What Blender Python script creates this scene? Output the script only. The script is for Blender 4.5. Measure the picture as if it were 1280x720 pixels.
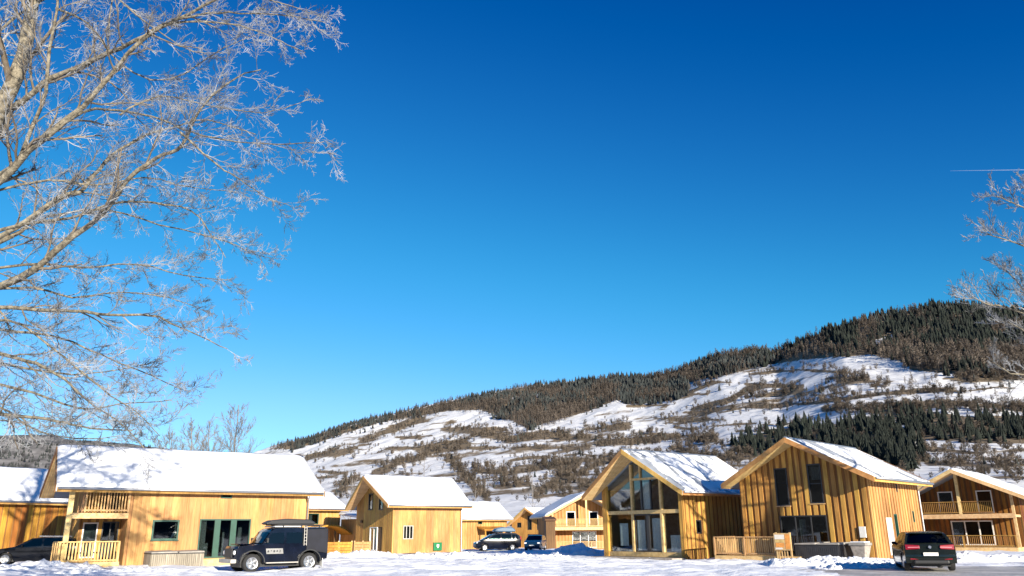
import bpy, bmesh, math, random
import numpy as np
from mathutils import Vector, Matrix, noise as mn

random.seed(7); np.random.seed(7)
for o in list(bpy.data.objects): bpy.data.objects.remove(o)
scene = bpy.context.scene
col = scene.collection
R = math.radians

# ------------------------------------------------------------------ camera
F_PX, PITCH, ROLL, EYE = 993.48, 0.29739, 0.00826, 1.80
cam_d = bpy.data.cameras.new('camera'); cam = bpy.data.objects.new('camera', cam_d); col.objects.link(cam)
cam_d.sensor_width = 36.0; cam_d.lens = F_PX / 1280 * 36; cam_d.clip_start = 0.1; cam_d.clip_end = 40000
_r = Vector((1, 0, 0)); _u = Vector((0, -math.sin(PITCH), math.cos(PITCH))); _f = Vector((0, math.cos(PITCH), math.sin(PITCH)))
_c, _s = math.cos(ROLL), math.sin(ROLL)
_rr = _r * _c - _u * _s; _uu = _r * _s + _u * _c
cam.matrix_world = Matrix(((_rr.x, _uu.x, -_f.x, 0), (_rr.y, _uu.y, -_f.y, 0), (_rr.z, _uu.z, -_f.z, EYE), (0, 0, 0, 1)))
scene.camera = cam

# ------------------------------------------------------------------ sky, sun, exposure
SUN_AZ, SUN_EL = 27.0, 15.0            # azimuth measured from behind the camera towards the right
world = bpy.data.worlds.new('World'); scene.world = world; world.use_nodes = True
wn = world.node_tree; wn.nodes.clear()
sky = wn.nodes.new('ShaderNodeTexSky'); sky.sky_type = 'NISHITA'; sky.sun_disc = False
sky.sun_elevation = R(SUN_EL); sky.sun_rotation = R(180 - SUN_AZ)
sky.altitude = 900; sky.air_density = 1.0; sky.dust_density = 0.2; sky.ozone_density = 3.0
sep = wn.nodes.new('ShaderNodeSeparateColor'); cmb = wn.nodes.new('ShaderNodeCombineColor')      # richer winter blue: one curve per channel for the whole sky
wn.links.new(sky.outputs[0], sep.inputs[0])
for ch, k_, p_, lim in ((0, 0.085, 2.65, 0.46), (1, 0.29, 1.95, 0.66), (2, 0.66, 1.17, 0.80)):
    pw = wn.nodes.new('ShaderNodeMath'); pw.operation = 'POWER'; pw.inputs[1].default_value = p_; wn.links.new(sep.outputs[ch], pw.inputs[0])
    ml = wn.nodes.new('ShaderNodeMath'); ml.operation = 'MULTIPLY'; ml.inputs[1].default_value = k_; wn.links.new(pw.outputs[0], ml.inputs[0])
    l2 = wn.nodes.new('ShaderNodeMath'); l2.operation = 'MULTIPLY'; l2.inputs[1].default_value = lim; wn.links.new(sep.outputs[ch], l2.inputs[0])
    mi = wn.nodes.new('ShaderNodeMath'); mi.operation = 'SMOOTH_MIN'; mi.inputs[2].default_value = 0.7; wn.links.new(ml.outputs[0], mi.inputs[0]); wn.links.new(l2.outputs[0], mi.inputs[1]); wn.links.new(mi.outputs[0], cmb.inputs[ch])
bg = wn.nodes.new('ShaderNodeBackground'); bg.inputs['Strength'].default_value = 0.108
wo = wn.nodes.new('ShaderNodeOutputWorld')
wn.links.new(cmb.outputs[0], bg.inputs['Color']); wn.links.new(bg.outputs[0], wo.inputs['Surface'])
sun_dir = Vector((math.sin(R(SUN_AZ)) * math.cos(R(SUN_EL)), -math.cos(R(SUN_AZ)) * math.cos(R(SUN_EL)), math.sin(R(SUN_EL))))
sd = bpy.data.lights.new('sun', 'SUN'); sd.energy = 5.0; sd.angle = R(0.4); sd.color = (1.0, 0.90, 0.74)
so = bpy.data.objects.new('sun', sd); col.objects.link(so); so.rotation_euler = sun_dir.to_track_quat('Z', 'Y').to_euler(); so.location = (40, -60, 60)
scene.view_settings.view_transform = 'Standard'; scene.view_settings.look = 'None'
scene.view_settings.exposure = 1.0; scene.view_settings.gamma = 1.0
scene.view_settings.use_curve_mapping = False

# ------------------------------------------------------------------ pixel helpers (1280 x 720 photograph)
def ray(px, py):
    u, w = px - 640, 360 - py
    u, w = _c * u + _s * w, -_s * u + _c * w
    return Vector((u, F_PX * math.cos(PITCH) - w * math.sin(PITCH), F_PX * math.sin(PITCH) + w * math.cos(PITCH)))
def at(px, py, Y):
    d = ray(px, py); return Vector((0, 0, EYE)) + d * (Y / d.y)
def projv(P):
    X, Y, Z = P[..., 0], P[..., 1], P[..., 2] - EYE
    zc = Y * math.cos(PITCH) + Z * math.sin(PITCH); yc = -Y * math.sin(PITCH) + Z * math.cos(PITCH)
    u = F_PX * X / zc; v = F_PX * yc / zc
    return 640 + _c * u - _s * v, 360 - (_s * u + _c * v)
def lerp(a, b, t): return a + (b - a) * t
def sstep(a, b, x):
    t = min(1, max(0, (x - a) / (b - a))); return t * t * (3 - 2 * t)
def fbm(x, y, z=0.0, o=4): return mn.fractal(Vector((x, y, z)), 0.9, 2.1, o)

# ------------------------------------------------------------------ materials
def new_mat(name):
    m = bpy.data.materials.new(name); m.use_nodes = True
    nt = m.node_tree; b = nt.nodes['Principled BSDF']; return m, nt, b
def plain(name, c, rough=0.6, metal=0.0, coat=0.0, spec=0.5, var=0.0, vscale=3.0, bump=0.0, bscale=30.0, emit=None):
    m, nt, b = new_mat(name)
    b.inputs['Base Color'].default_value = (*c, 1); b.inputs['Roughness'].default_value = rough; b.inputs['Metallic'].default_value = metal
    b.inputs['Coat Weight'].default_value = coat; b.inputs['Specular IOR Level'].default_value = spec
    tc = nt.nodes.new('ShaderNodeTexCoord')
    if var > 0:
        n = nt.nodes.new('ShaderNodeTexNoise'); n.inputs['Scale'].default_value = vscale; n.inputs['Detail'].default_value = 6
        nt.links.new(tc.outputs['Object'], n.inputs['Vector'])
        r = nt.nodes.new('ShaderNodeValToRGB'); r.color_ramp.elements[0].position = 0.3; r.color_ramp.elements[1].position = 0.7
        r.color_ramp.elements[0].color = (*[x * (1 - var) for x in c], 1); r.color_ramp.elements[1].color = (*[min(1, x * (1 + var)) for x in c], 1)
        nt.links.new(n.outputs['Fac'], r.inputs['Fac']); nt.links.new(r.outputs['Color'], b.inputs['Base Color'])
    if bump > 0:
        n2 = nt.nodes.new('ShaderNodeTexNoise'); n2.inputs['Scale'].default_value = bscale; n2.inputs['Detail'].default_value = 5
        nt.links.new(tc.outputs['Object'], n2.inputs['Vector'])
        bp = nt.nodes.new('ShaderNodeBump'); bp.inputs['Strength'].default_value = bump; bp.inputs['Distance'].default_value = 0.05
        nt.links.new(n2.outputs['Fac'], bp.inputs['Height']); nt.links.new(bp.outputs['Normal'], b.inputs['Normal'])
    return m
def wood(name, dark, light, stretch=(7, 7, 0.5), rnd=0.25, stain=0.35, hue=0.02, rough=0.65):
    m, nt, b = new_mat(name); b.inputs['Roughness'].default_value = rough; b.inputs['Specular IOR Level'].default_value = 0.25
    L = nt.links.new; N = nt.nodes.new
    tc = N('ShaderNodeTexCoord'); mp = N('ShaderNodeMapping'); mp.inputs['Scale'].default_value = stretch
    L(tc.outputs['Object'], mp.inputs['Vector'])
    oi = N('ShaderNodeObjectInfo')
    ad = N('ShaderNodeVectorMath'); ad.operation = 'ADD'
    cb = N('ShaderNodeCombineXYZ'); mu = N('ShaderNodeMath'); mu.operation = 'MULTIPLY'; mu.inputs[1].default_value = 37
    L(oi.outputs['Random'], mu.inputs[0]); L(mu.outputs[0], cb.inputs['Z']); L(mp.outputs[0], ad.inputs[0]); L(cb.outputs[0], ad.inputs[1])
    n = N('ShaderNodeTexNoise'); n.inputs['Scale'].default_value = 1.6; n.inputs['Detail'].default_value = 8; n.inputs['Roughness'].default_value = 0.65
    L(ad.outputs[0], n.inputs['Vector'])
    r = N('ShaderNodeValToRGB'); r.color_ramp.elements[0].position = 0.30; r.color_ramp.elements[1].position = 0.66
    r.color_ramp.elements[0].color = (*dark, 1); r.color_ramp.elements[1].color = (*light, 1)
    L(n.outputs['Fac'], r.inputs['Fac'])
    n2 = N('ShaderNodeTexNoise'); n2.inputs['Scale'].default_value = 0.7; n2.inputs['Detail'].default_value = 3
    mp2 = N('ShaderNodeMapping'); mp2.inputs['Scale'].default_value = (1, 1, 0.45); L(tc.outputs['Object'], mp2.inputs['Vector']); L(mp2.outputs[0], n2.inputs['Vector'])
    mr = N('ShaderNodeMapRange'); mr.inputs['From Min'].default_value = 0.35; mr.inputs['From Max'].default_value = 0.65; mr.inputs['To Min'].default_value = 1 - stain; mr.inputs['To Max'].default_value = 1.05
    L(n2.outputs['Fac'], mr.inputs['Value'])
    mr2 = N('ShaderNodeMapRange'); mr2.inputs['To Min'].default_value = 1 - rnd; mr2.inputs['To Max'].default_value = 1 + rnd * 0.6; L(oi.outputs['Random'], mr2.inputs['Value'])
    mm = N('ShaderNodeMath'); mm.operation = 'MULTIPLY'; L(mr.outputs[0], mm.inputs[0]); L(mr2.outputs[0], mm.inputs[1])
    mr3 = N('ShaderNodeMapRange'); mr3.inputs['To Min'].default_value = 0.5 - hue; mr3.inputs['To Max'].default_value = 0.5 + hue * 0.6; L(oi.outputs['Random'], mr3.inputs['Value'])
    h = N('ShaderNodeHueSaturation'); L(r.outputs['Color'], h.inputs['Color']); L(mm.outputs[0], h.inputs['Value']); L(mr3.outputs[0], h.inputs['Hue'])
    L(h.outputs[0], b.inputs['Base Color'])
    bp = N('ShaderNodeBump'); bp.inputs['Strength'].default_value = 0.25; bp.inputs['Distance'].default_value = 0.02; L(n.outputs['Fac'], bp.inputs['Height']); L(bp.outputs[0], b.inputs['Normal'])
    return m
def snow_mat(name, c=(0.84, 0.86, 0.90), b1=0.55, sc=2.2, dirt=0.0):
    m, nt, b = new_mat(name); L = nt.links.new; N = nt.nodes.new
    b.inputs['Roughness'].default_value = 0.75; b.inputs['Specular IOR Level'].default_value = 0.2
    tc = N('ShaderNodeTexCoord')
    n = N('ShaderNodeTexNoise'); n.inputs['Scale'].default_value = sc; n.inputs['Detail'].default_value = 9; n.inputs['Roughness'].default_value = 0.62
    L(tc.outputs['Object'], n.inputs['Vector'])
    bp = N('ShaderNodeBump'); bp.inputs['Strength'].default_value = b1; bp.inputs['Distance'].default_value = 0.12
    L(n.outputs['Fac'], bp.inputs['Height']); L(bp.outputs[0], b.inputs['Normal'])
    n2 = N('ShaderNodeTexNoise'); n2.inputs['Scale'].default_value = 0.55; n2.inputs['Detail'].default_value = 8; n2.inputs['Roughness'].default_value = 0.7; L(tc.outputs['Object'], n2.inputs['Vector'])
    r = N('ShaderNodeValToRGB'); r.color_ramp.elements[0].position = 0.30; r.color_ramp.elements[1].position = 0.52
    k = 1 - dirt; r.color_ramp.elements[0].color = (c[0] * k, c[1] * k * 0.985, c[2] * k * 0.95, 1); r.color_ramp.elements[1].color = (*c, 1)
    L(n2.outputs['Fac'], r.inputs['Fac']); L(r.outputs[0], b.inputs['Base Color'])
    return m
def glass_mat(name, tint=(0.42, 0.47, 0.48), refl=1.0, f0=0.09):
    m = bpy.data.materials.new(name); m.use_nodes = True; nt = m.node_tree; nt.nodes.clear(); L = nt.links.new; N = nt.nodes.new
    t = N('ShaderNodeBsdfTransparent'); t.inputs[0].default_value = (*tint, 1); g = N('ShaderNodeBsdfGlossy'); g.inputs['Roughness'].default_value = 0.03
    g.inputs[0].default_value = (refl, refl, refl, 1)
    ge = N('ShaderNodeNewGeometry'); dt = N('ShaderNodeVectorMath'); dt.operation = 'DOT_PRODUCT'; L(ge.outputs['Normal'], dt.inputs[0]); L(ge.outputs['Incoming'], dt.inputs[1])
    ab = N('ShaderNodeMath'); ab.operation = 'ABSOLUTE'; L(dt.outputs['Value'], ab.inputs[0]); om = N('ShaderNodeMath'); om.operation = 'SUBTRACT'; om.inputs[0].default_value = 1.0; L(ab.outputs[0], om.inputs[1])
    p5 = N('ShaderNodeMath'); p5.operation = 'POWER'; p5.inputs[1].default_value = 5.0; L(om.outputs[0], p5.inputs[0])
    lw = N('ShaderNodeMath'); lw.operation = 'MULTIPLY_ADD'; lw.use_clamp = True; lw.inputs[1].default_value = 1 - f0; lw.inputs[2].default_value = f0; L(p5.outputs[0], lw.inputs[0])
    tc = N('ShaderNodeTexCoord'); nz = N('ShaderNodeTexNoise'); nz.inputs['Scale'].default_value = 0.9; L(tc.outputs['Object'], nz.inputs['Vector'])
    bp = N('ShaderNodeBump'); bp.inputs['Strength'].default_value = 0.04; bp.inputs['Distance'].default_value = 0.1; L(nz.outputs['Fac'], bp.inputs['Height']); L(bp.outputs[0], g.inputs['Normal'])
    mx = N('ShaderNodeMixShader'); L(lw.outputs[0], mx.inputs[0]); L(t.outputs[0], mx.inputs[1]); L(g.outputs[0], mx.inputs[2])
    o = N('ShaderNodeOutputMaterial'); L(mx.outputs[0], o.inputs['Surface']); return m

M = {}
M['larch_light'] = wood('larch_light', (0.42, 0.205, 0.062), (0.66, 0.375, 0.145), stain=0.38, rnd=0.13, hue=.010)
M['larch_gold'] = wood('larch_gold', (0.38, 0.19, 0.038), (0.66, 0.39, 0.10), stain=0.34, rnd=.20, hue=.012)
M['larch_orange'] = wood('larch_orange', (0.33, 0.13, 0.018), (0.60, 0.29, 0.05), stain=0.45)
M['larch_shade'] = wood('larch_shade', (0.17, 0.065, 0.014), (0.36, 0.155, 0.035), stain=0.4)  # larch darkened to carry the shade of the far-right loggia
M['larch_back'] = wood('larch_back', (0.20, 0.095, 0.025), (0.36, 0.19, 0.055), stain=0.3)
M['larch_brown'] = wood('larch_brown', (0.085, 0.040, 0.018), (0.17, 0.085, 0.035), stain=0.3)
M['beam'] = wood('beam_wood', (0.52, 0.33, 0.13), (0.76, 0.56, 0.27), stretch=(3, 3, 3), stain=0.2, rnd=0.1)
M['fascia'] = wood('fascia_wood', (0.42, 0.23, 0.06), (0.64, 0.38, 0.12), stretch=(2, 2, 2), stain=0.2, rnd=0.12)
M['soffit'] = wood('soffit_wood', (0.60, 0.40, 0.16), (0.78, 0.58, 0.28), stretch=(3, 0.6, 3), stain=0.12, rnd=0.08)
M['grey_wood'] = wood('weathered_wood', (0.16, 0.135, 0.105), (0.36, 0.31, 0.25), stain=0.3)
M['rail_wood'] = wood('rail_wood', (0.45, 0.27, 0.10), (0.70, 0.47, 0.21), stretch=(4, 4, 1), stain=0.2)
M['snow'] = snow_mat('snow', dirt=0.10)
M['roof_snow'] = snow_mat('roof_snow', (0.74, 0.76, 0.80), 0.8, 1.0, .10)
M['heap_snow'] = snow_mat('heap_snow', (0.84, 0.86, 0.89), 0.7, 4.0, 0.10)
M['slush'] = plain('road_slush', (0.50, 0.475, 0.44), 0.5, var=0.4, vscale=0.9, bump=0.6, bscale=5)
M['metal_roof'] = plain('roof_metal', (0.33, 0.36, 0.40), 0.55, metal=0.2, var=0.25, vscale=1.6)
M['gutter'] = plain('gutter_zinc', (0.42, 0.43, 0.45), 0.4, metal=0.8)
M['glass'] = glass_mat('window_glass')
M['clear_glass'] = glass_mat('clear_glass', (0.80, 0.86, 0.88), f0=0.10)
M['car_glass'] = glass_mat('car_glass', (0.16, 0.22, 0.21), f0=0.04)
M['green_frame'] = plain('green_frame', (0.011, 0.066, 0.044), 0.45, var=0.2)
M['dark_frame'] = plain('dark_frame', (0.03, 0.03, 0.032), 0.45)
M['grey_frame'] = plain('grey_frame', (0.42, 0.40, 0.36), 0.5, var=0.15)
M['white_frame'] = plain('white_frame', (0.72, 0.71, 0.68), 0.5, var=0.06)
M['curtain'] = plain('curtain_cloth', (0.78, 0.75, 0.68), 0.9, var=0.12, vscale=9)
M['interior'] = plain('room_interior', (0.24, 0.235, 0.23), 0.8, var=0.3)
M['floor_in'] = plain('room_floor', (0.22, 0.14, 0.08), 0.6, var=0.2)
M['door_pale'] = plain('pale_door', (0.66, 0.66, 0.63), 0.5, var=0.1)
M['tyre'] = plain('tyre_rubber', (0.018, 0.018, 0.019), 0.85, bump=0.3, bscale=60)
M['rim'] = plain('rim_alloy', (0.55, 0.56, 0.58), 0.3, metal=0.85)
M['black_plastic'] = plain('black_plastic', (0.02, 0.021, 0.023), 0.5)
M['chrome'] = plain('chrome_trim', (0.7, 0.7, 0.72), 0.18, metal=1.0)
M['lamp_red'] = plain('tail_lamp_red', (0.22, 0.007, 0.014), 0.2, coat=0.4)
M['lamp_pink'] = plain('lamp_pink', (0.60, 0.20, 0.24), 0.3)
M['lamp_clear'] = plain('head_lamp_clear', (0.75, 0.77, 0.78), 0.1, coat=1.0)
M['plate'] = plain('number_plate', (0.72, 0.71, 0.66), 0.5)
M['paint_black'] = plain('car_paint_black', (0.006, 0.007, 0.010), 0.12, spec=.4, coat=0.0, var=0.3, vscale=2)
M['paint_navy'] = plain('car_paint_navy', (0.004, 0.006, 0.014), 0.14, spec=.35, coat=0.0, var=0.4, vscale=2.5)
M['paint_green'] = plain('car_paint_dark_green', (0.008, 0.011, 0.010), 0.12, spec=.45, coat=0.0, var=0.3, vscale=2)
M['paint_blue'] = plain('car_paint_blue', (0.005, 0.024, 0.060), 0.14, spec=.4, coat=0.0)
M['canvas'] = plain('dark_canvas', (0.008, 0.009, 0.016), 0.8, var=0.3)
M['box_blue'] = plain('roof_box_blue', (0.025, 0.09, 0.17), 0.4, coat=0.3)
M['bark'] = plain('bark_tan', (0.155, 0.135, 0.098), 0.9, var=0.85, vscale=7, bump=1.0, bscale=14)
M['bark_frost'] = plain('bark_frosted', (0.15, 0.12, 0.085), 0.9, var=0.5, vscale=2.5)
M['frost'] = plain('hoar_frost_twigs', (0.195, 0.20, 0.21), 0.9, var=0.9, vscale=1.3)
M['twig_grey'] = plain('bare_twigs_grey', (0.19, 0.175, 0.165), 0.9, var=0.3, vscale=1)
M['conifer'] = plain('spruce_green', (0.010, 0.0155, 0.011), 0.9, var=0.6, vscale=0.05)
M['conifer_far'] = plain('spruce_green_frost_haze', (0.032, 0.038, 0.037), 0.9, var=0.75, vscale=0.03)  # frosted trees, with the haze of distance mixed into the grey
M['larch_tree'] = plain('larch_bare_twigs', (0.125, 0.100, 0.080), 0.95, var=0.6, vscale=0.03)
M['shrub'] = plain('shrub_brown', (0.125, 0.098, 0.072), 0.95, var=0.6, vscale=0.04)
M['trunk_dark'] = plain('trunk_bark_dark', (0.07, 0.05, 0.035), 0.95)
M['tub_dark'] = plain('tub_dark', (0.03, 0.03, 0.033), 0.55, var=0.3)
M['tub_lid'] = plain('tub_lid', (0.30, 0.28, 0.25), 0.7, var=0.25)
M['stone'] = plain('planter_concrete', (0.34, 0.30, 0.26), 0.85, var=0.3, vscale=6)
M['sign_orange'] = plain('sign_orange', (0.72, 0.30, 0.07), 0.6, var=0.2, vscale=8)
M['sign_grey'] = plain('sign_grey', (0.24, 0.24, 0.235), 0.6, var=0.15)
M['sign_white'] = plain('sign_white', (0.75, 0.70, 0.62), 0.6, var=0.1)
M['green_box'] = plain('green_enamel', (0.01, 0.16, 0.055), 0.4, var=0.15)

# ------------------------------------------------------------------ mesh builder
class MB:
    def __init__(s): s.v = []; s.f = []
    def hexa(s, p):                 # 8 points: bottom ring 0-3, top ring 4-7
        n = len(s.v); s.v += [tuple(q) for q in p]
        s.f += [(n, n + 3, n + 2, n + 1), (n + 4, n + 5, n + 6, n + 7), (n, n + 1, n + 5, n + 4), (n + 1, n + 2, n + 6, n + 5), (n + 2, n + 3, n + 7, n + 6), (n + 3, n, n + 4, n + 7)]
        return s
    def box(s, a, b):
        x0, y0, z0 = a; x1, y1, z1 = b
        return s.hexa([(x0, y0, z0), (x1, y0, z0), (x1, y1, z0), (x0, y1, z0), (x0, y0, z1), (x1, y0, z1), (x1, y1, z1), (x0, y1, z1)])
    def bar(s, a, b, w, h, up=(0, 0, 1)):   # rectangular bar between two points, w across, h along up
        a, b, up = Vector(a), Vector(b), Vector(up); d = (b - a).normalized(); sx = d.cross(up)
        if sx.length < 1e-4: sx = d.cross(Vector((1, 0, 0)))
        sx.normalize(); sz = sx.cross(d).normalized(); sx *= w / 2; sz *= h / 2
        return s.hexa([a - sx - sz, a + sx - sz, b + sx - sz, b - sx - sz, a - sx + sz, a + sx + sz, b + sx + sz, b - sx + sz])
    def prism(s, poly, off):         # polygon of 3-D points extruded by vector off
        n = len(s.v); k = len(poly); off = Vector(off)
        s.v += [tuple(p) for p in poly] + [tuple(Vector(p) + off) for p in poly]
        s.f.append(tuple(range(n, n + k))); s.f.append(tuple(range(n + 2 * k - 1, n + k - 1, -1)))
        for i in range(k): j = (i + 1) % k; s.f.append((n + j, n + i, n + k + i, n + k + j))
        return s
    def tube(s, pts, rad, sides=6, cap=True):
        n0 = len(s.v); k = len(pts); prev = None
        for i in range(k):
            p = Vector(pts[i]); d = (Vector(pts[min(i + 1, k - 1)]) - Vector(pts[max(i - 1, 0)]))
            if d.length < 1e-9: d = Vector((0, 0, 1))
            d.normalize()
            if prev is None: a = d.orthogonal().normalized()
            else:
                a = prev - d * prev.dot(d)
                a = a.normalized() if a.length > 1e-5 else d.orthogonal().normalized()
            prev = a; b = d.cross(a); r = rad[i] if hasattr(rad, '__len__') else rad
            for j in range(sides):
                t = 2 * math.pi * j / sides; q = p + a * (r * math.cos(t)) + b * (r * math.sin(t)); s.v.append((q.x, q.y, q.z))
        for i in range(k - 1):
            for j in range(sides):
                j2 = (j + 1) % sides; a0 = n0 + i * sides
                s.f.append((a0 + j, a0 + j2, a0 + sides + j2, a0 + sides + j))
        if cap and sides > 2:
            s.f.append(tuple(n0 + j for j in range(sides - 1, -1, -1))); s.f.append(tuple(n0 + (k - 1) * sides + j for j in range(sides)))
        return s
    def lathe(s, prof, n=20, axis='z', c=(0, 0, 0)):   # profile (r, h)
        n0 = len(s.v); k = len(prof)
        for r, h in prof:
            for j in range(n):
                t = 2 * math.pi * j / n; x, y = r * math.cos(t), r * math.sin(t)
                p = (x, y, h) if axis == 'z' else (x, h, y)
                s.v.append((p[0] + c[0], p[1] + c[1], p[2] + c[2]))
        for i in range(k - 1):
            for j in range(n):
                j2 = (j + 1) % n; s.f.append((n0 + i * n + j, n0 + i * n + j2, n0 + (i + 1) * n + j2, n0 + (i + 1) * n + j))
        s.f.append(tuple(n0 + j for j in range(n - 1, -1, -1))); s.f.append(tuple(n0 + (k - 1) * n + j for j in range(n)))
        return s
    def build(s, name, mat, parent=None, smooth=False, bevel=0.0, kind=None, fixn=True):
        me = bpy.data.meshes.new(name); me.from_pydata(s.v, [], s.f)
        if fixn:
            bm = bmesh.new(); bm.from_mesh(me); bmesh.ops.recalc_face_normals(bm, faces=bm.faces); bm.to_mesh(me); bm.free()
        me.materials.append(M[mat] if isinstance(mat, str) else mat)
        if smooth: me.shade_smooth()
        o = bpy.data.objects.new(name, me); col.objects.link(o); o.parent = parent
        if bevel > 0:
            bv = o.modifiers.new('bevel', 'BEVEL'); bv.width = bevel; bv.segments = 2; bv.limit_method = 'ANGLE'; bv.angle_limit = R(35)
        if kind: o['kind'] = kind
        return o
def tag(o, label, cat, group=None):
    o['label'] = label; o['category'] = cat
    if group: o['group'] = group
    return o
def empty(name, loc, rz=0, label=None, cat=None, group=None):
    o = bpy.data.objects.new(name, None); col.objects.link(o); o.location = loc; o.rotation_euler = (0, 0, rz); o.empty_display_size = 0.3
    if label: tag(o, label, cat, group)
    return o
def np_mesh(name, V, Fq, mat, parent=None, smooth=False):
    V = np.asarray(V, np.float32); Fq = np.asarray(Fq, np.int32); k = Fq.shape[1]
    me = bpy.data.meshes.new(name); me.vertices.add(len(V)); me.vertices.foreach_set('co', V.ravel())
    me.loops.add(Fq.size); me.loops.foreach_set('vertex_index', Fq.ravel()); me.polygons.add(len(Fq))
    me.polygons.foreach_set('loop_start', np.arange(0, Fq.size, k, dtype=np.int32)); me.polygons.foreach_set('loop_total', np.full(len(Fq), k, np.int32))
    me.update(calc_edges=True); me.materials.append(M[mat] if isinstance(mat, str) else mat)
    if smooth: me.shade_smooth()
    o = bpy.data.objects.new(name, me); col.objects.link(o); o.parent = parent; return o

# ------------------------------------------------------------------ ground
GP = [(0, 0, 0), (0, 30, 0), (-22, 47, .10), (-16, 52, .1), (-13, 78, -.02), (9, 57, -.03), (17, 49, .12), (17, 33, .15), (30, 36, .15), (35, 62, 0), (-27, 47, .18), (-40, 46, .2), (-11.5, 42, .08),
      (-10, 120, -.6), (3, 135, -.8), (10, 104, -.5), (-28, 88, -.2), (-42, 56, 0), (0, 60, 0.02), (0, 84, -.02), (60, 70, .1), (-80, 80, 0), (60, 150, -1), (-60, 150, -1), (0, 200, -1.5)]
GPa = np.array(GP)
def gz_arr(x, y):
    d = (x[..., None] - GPa[:, 0]) ** 2 + (y[..., None] - GPa[:, 1]) ** 2 + 16.0
    w = 1.0 / d ** 1.7; return (w * GPa[:, 2]).sum(-1) / w.sum(-1)
def gz(x, y): return float(gz_arr(np.array([x]), np.array([y]))[0])
def road_mask(x, y):                # 1 on the cleared road
    return sstep(10.5, 15.0, x + 1.0 * fbm(x * .2, y * .2, 3)) * (1 - sstep(37.0, 38.6, y + 0.7 * fbm(x * .25, y * .3, 8)))
def bump_h(x, y):
    n = 0.12 * fbm(x * .35, y * .5, 1.3, 5) + 0.085 * fbm(x * 1.0, y * 1.5, 5.1, 4)
    tr = 0.0
    for k, (a, b, dx) in enumerate(((0.62, 41.0, 0), (0.62, 43.2, 0), (-0.1, 47, 0), (-0.1, 48.9, 0), (0.05, 52.5, 0), (0.05, 54.3, 0))):
        e = (y - (b + a * 0.3 * (x + 6)) + 0.4 * fbm(x * .08, 2.0 * k)) / 0.28
        tr -= 0.17 * math.exp(-e * e) - 0.05 * math.exp(-((abs(e) - 1.7) ** 2) * 1.5)
    return (n + tr * sstep(-60, -5, x) * 0.8) * (1 - 0.85 * road_mask(x, y))
def axis_pts(breaks):
    out = []
    for a, b, st in breaks: out += list(np.arange(a, b, st))
    return np.array(out + [breaks[-1][1]])
gx = axis_pts([(-260, -60, 10), (-60, -32, 1.0), (-32, 34, 0.28), (34, 60, 1.0), (60, 260, 10)])
gy = axis_pts([(-140, 0, 10), (0, 28, 2), (28, 58, 0.26), (58, 90, 0.7), (90, 330, 8)])
XX, YY = np.meshgrid(gx, gy); ZZ = gz_arr(XX, YY)
for i in range(XX.shape[0]):
    y = gy[i]
    if 24 < y < 92:
        for j in range(XX.shape[1]):
            x = gx[j]
            if -62 < x < 62: ZZ[i, j] += bump_h(x, y)
def grid_faces(nr, nc):
    a = (np.arange(nr - 1)[:, None] * nc + np.arange(nc - 1)[None, :]).ravel()
    return np.stack([a, a + 1, a + nc + 1, a + nc], 1)
ground = np_mesh('snow_ground', np.stack([XX, YY, ZZ], -1).reshape(-1, 3), grid_faces(*XX.shape), 'snow', smooth=True); ground['kind'] = 'structure'

# cleared road: a thin sheet over the ground
rx = np.arange(10, 48, 0.3); ry = np.arange(14, 40, 0.3); RX, RY = np.meshgrid(rx, ry); RZ = gz_arr(RX, RY)
keep = np.zeros(RX.shape, bool)
for i in range(RX.shape[0]):
    for j in range(RX.shape[1]):
        m = road_mask(RX[i, j], RY[i, j]); RZ[i, j] += -0.05 + 0.085 * min(1, m * 1.3) + bump_h(RX[i, j], RY[i, j]) * 0.6
ro = np_mesh('road', np.stack([RX, RY, RZ], -1).reshape(-1, 3), grid_faces(*RX.shape), 'slush', smooth=True); ro['kind'] = 'structure'

# ------------------------------------------------------------------ hillside and mountain
RIDGE = [(-700, 640), (-300, 640), (0, 625), (200, 605), (300, 572), (345, 556), (380, 548), (430, 532), (480, 519), (540, 505), (600, 493), (650, 483), (700, 478), (770, 470), (805, 472), (840, 465), (900, 442),
         (950, 438), (968, 440), (1000, 426), (1050, 407), (1100, 395), (1160, 384), (1210, 383), (1280, 389), (1400, 400), (1700, 430), (2200, 520)]
rz = []
for px, py in RIDGE:
    d = ray(px, py); rz.append((math.atan2(d.x, d.y), math.atan2(d.z, math.hypot(d.x, d.y))))
rz = np.array(rz)
DIST = np.array([(-0.75, 2600), (-0.3, 2500), (-0.1, 2300), (0.1, 2000), (0.25, 1700), (0.4, 1400), (0.55, 1350), (0.9, 1300)])
D0 = 175.0; E0 = R(-0.75); PW = 0.85
def el_ridge(a): return np.interp(a, rz[:, 0], rz[:, 1])
def dist_ridge(a): return np.interp(a, DIST[:, 0], DIST[:, 1])
def hill_pt(a, t):
    D = dist_ridge(a); d = D0 + (D - D0) * t
    e = E0 + (el_ridge(a) - E0) * np.clip(t, 0, 1) ** PW
    return d, EYE + d * np.tan(e)
NA, NT = 660, 230
av = np.linspace(-0.80, 0.95, NA); tv = np.concatenate([np.linspace(0, 1, NT) ** 1.15, np.array([1.03, 1.1, 1.25])])
AA, TT = np.meshgrid(av, tv); DD, HZ = hill_pt(AA, TT)
over = np.clip(TT - 1, 0, None); HZ = HZ - over * 900
PX = DD * np.sin(AA); PY = DD * np.cos(AA)
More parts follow.
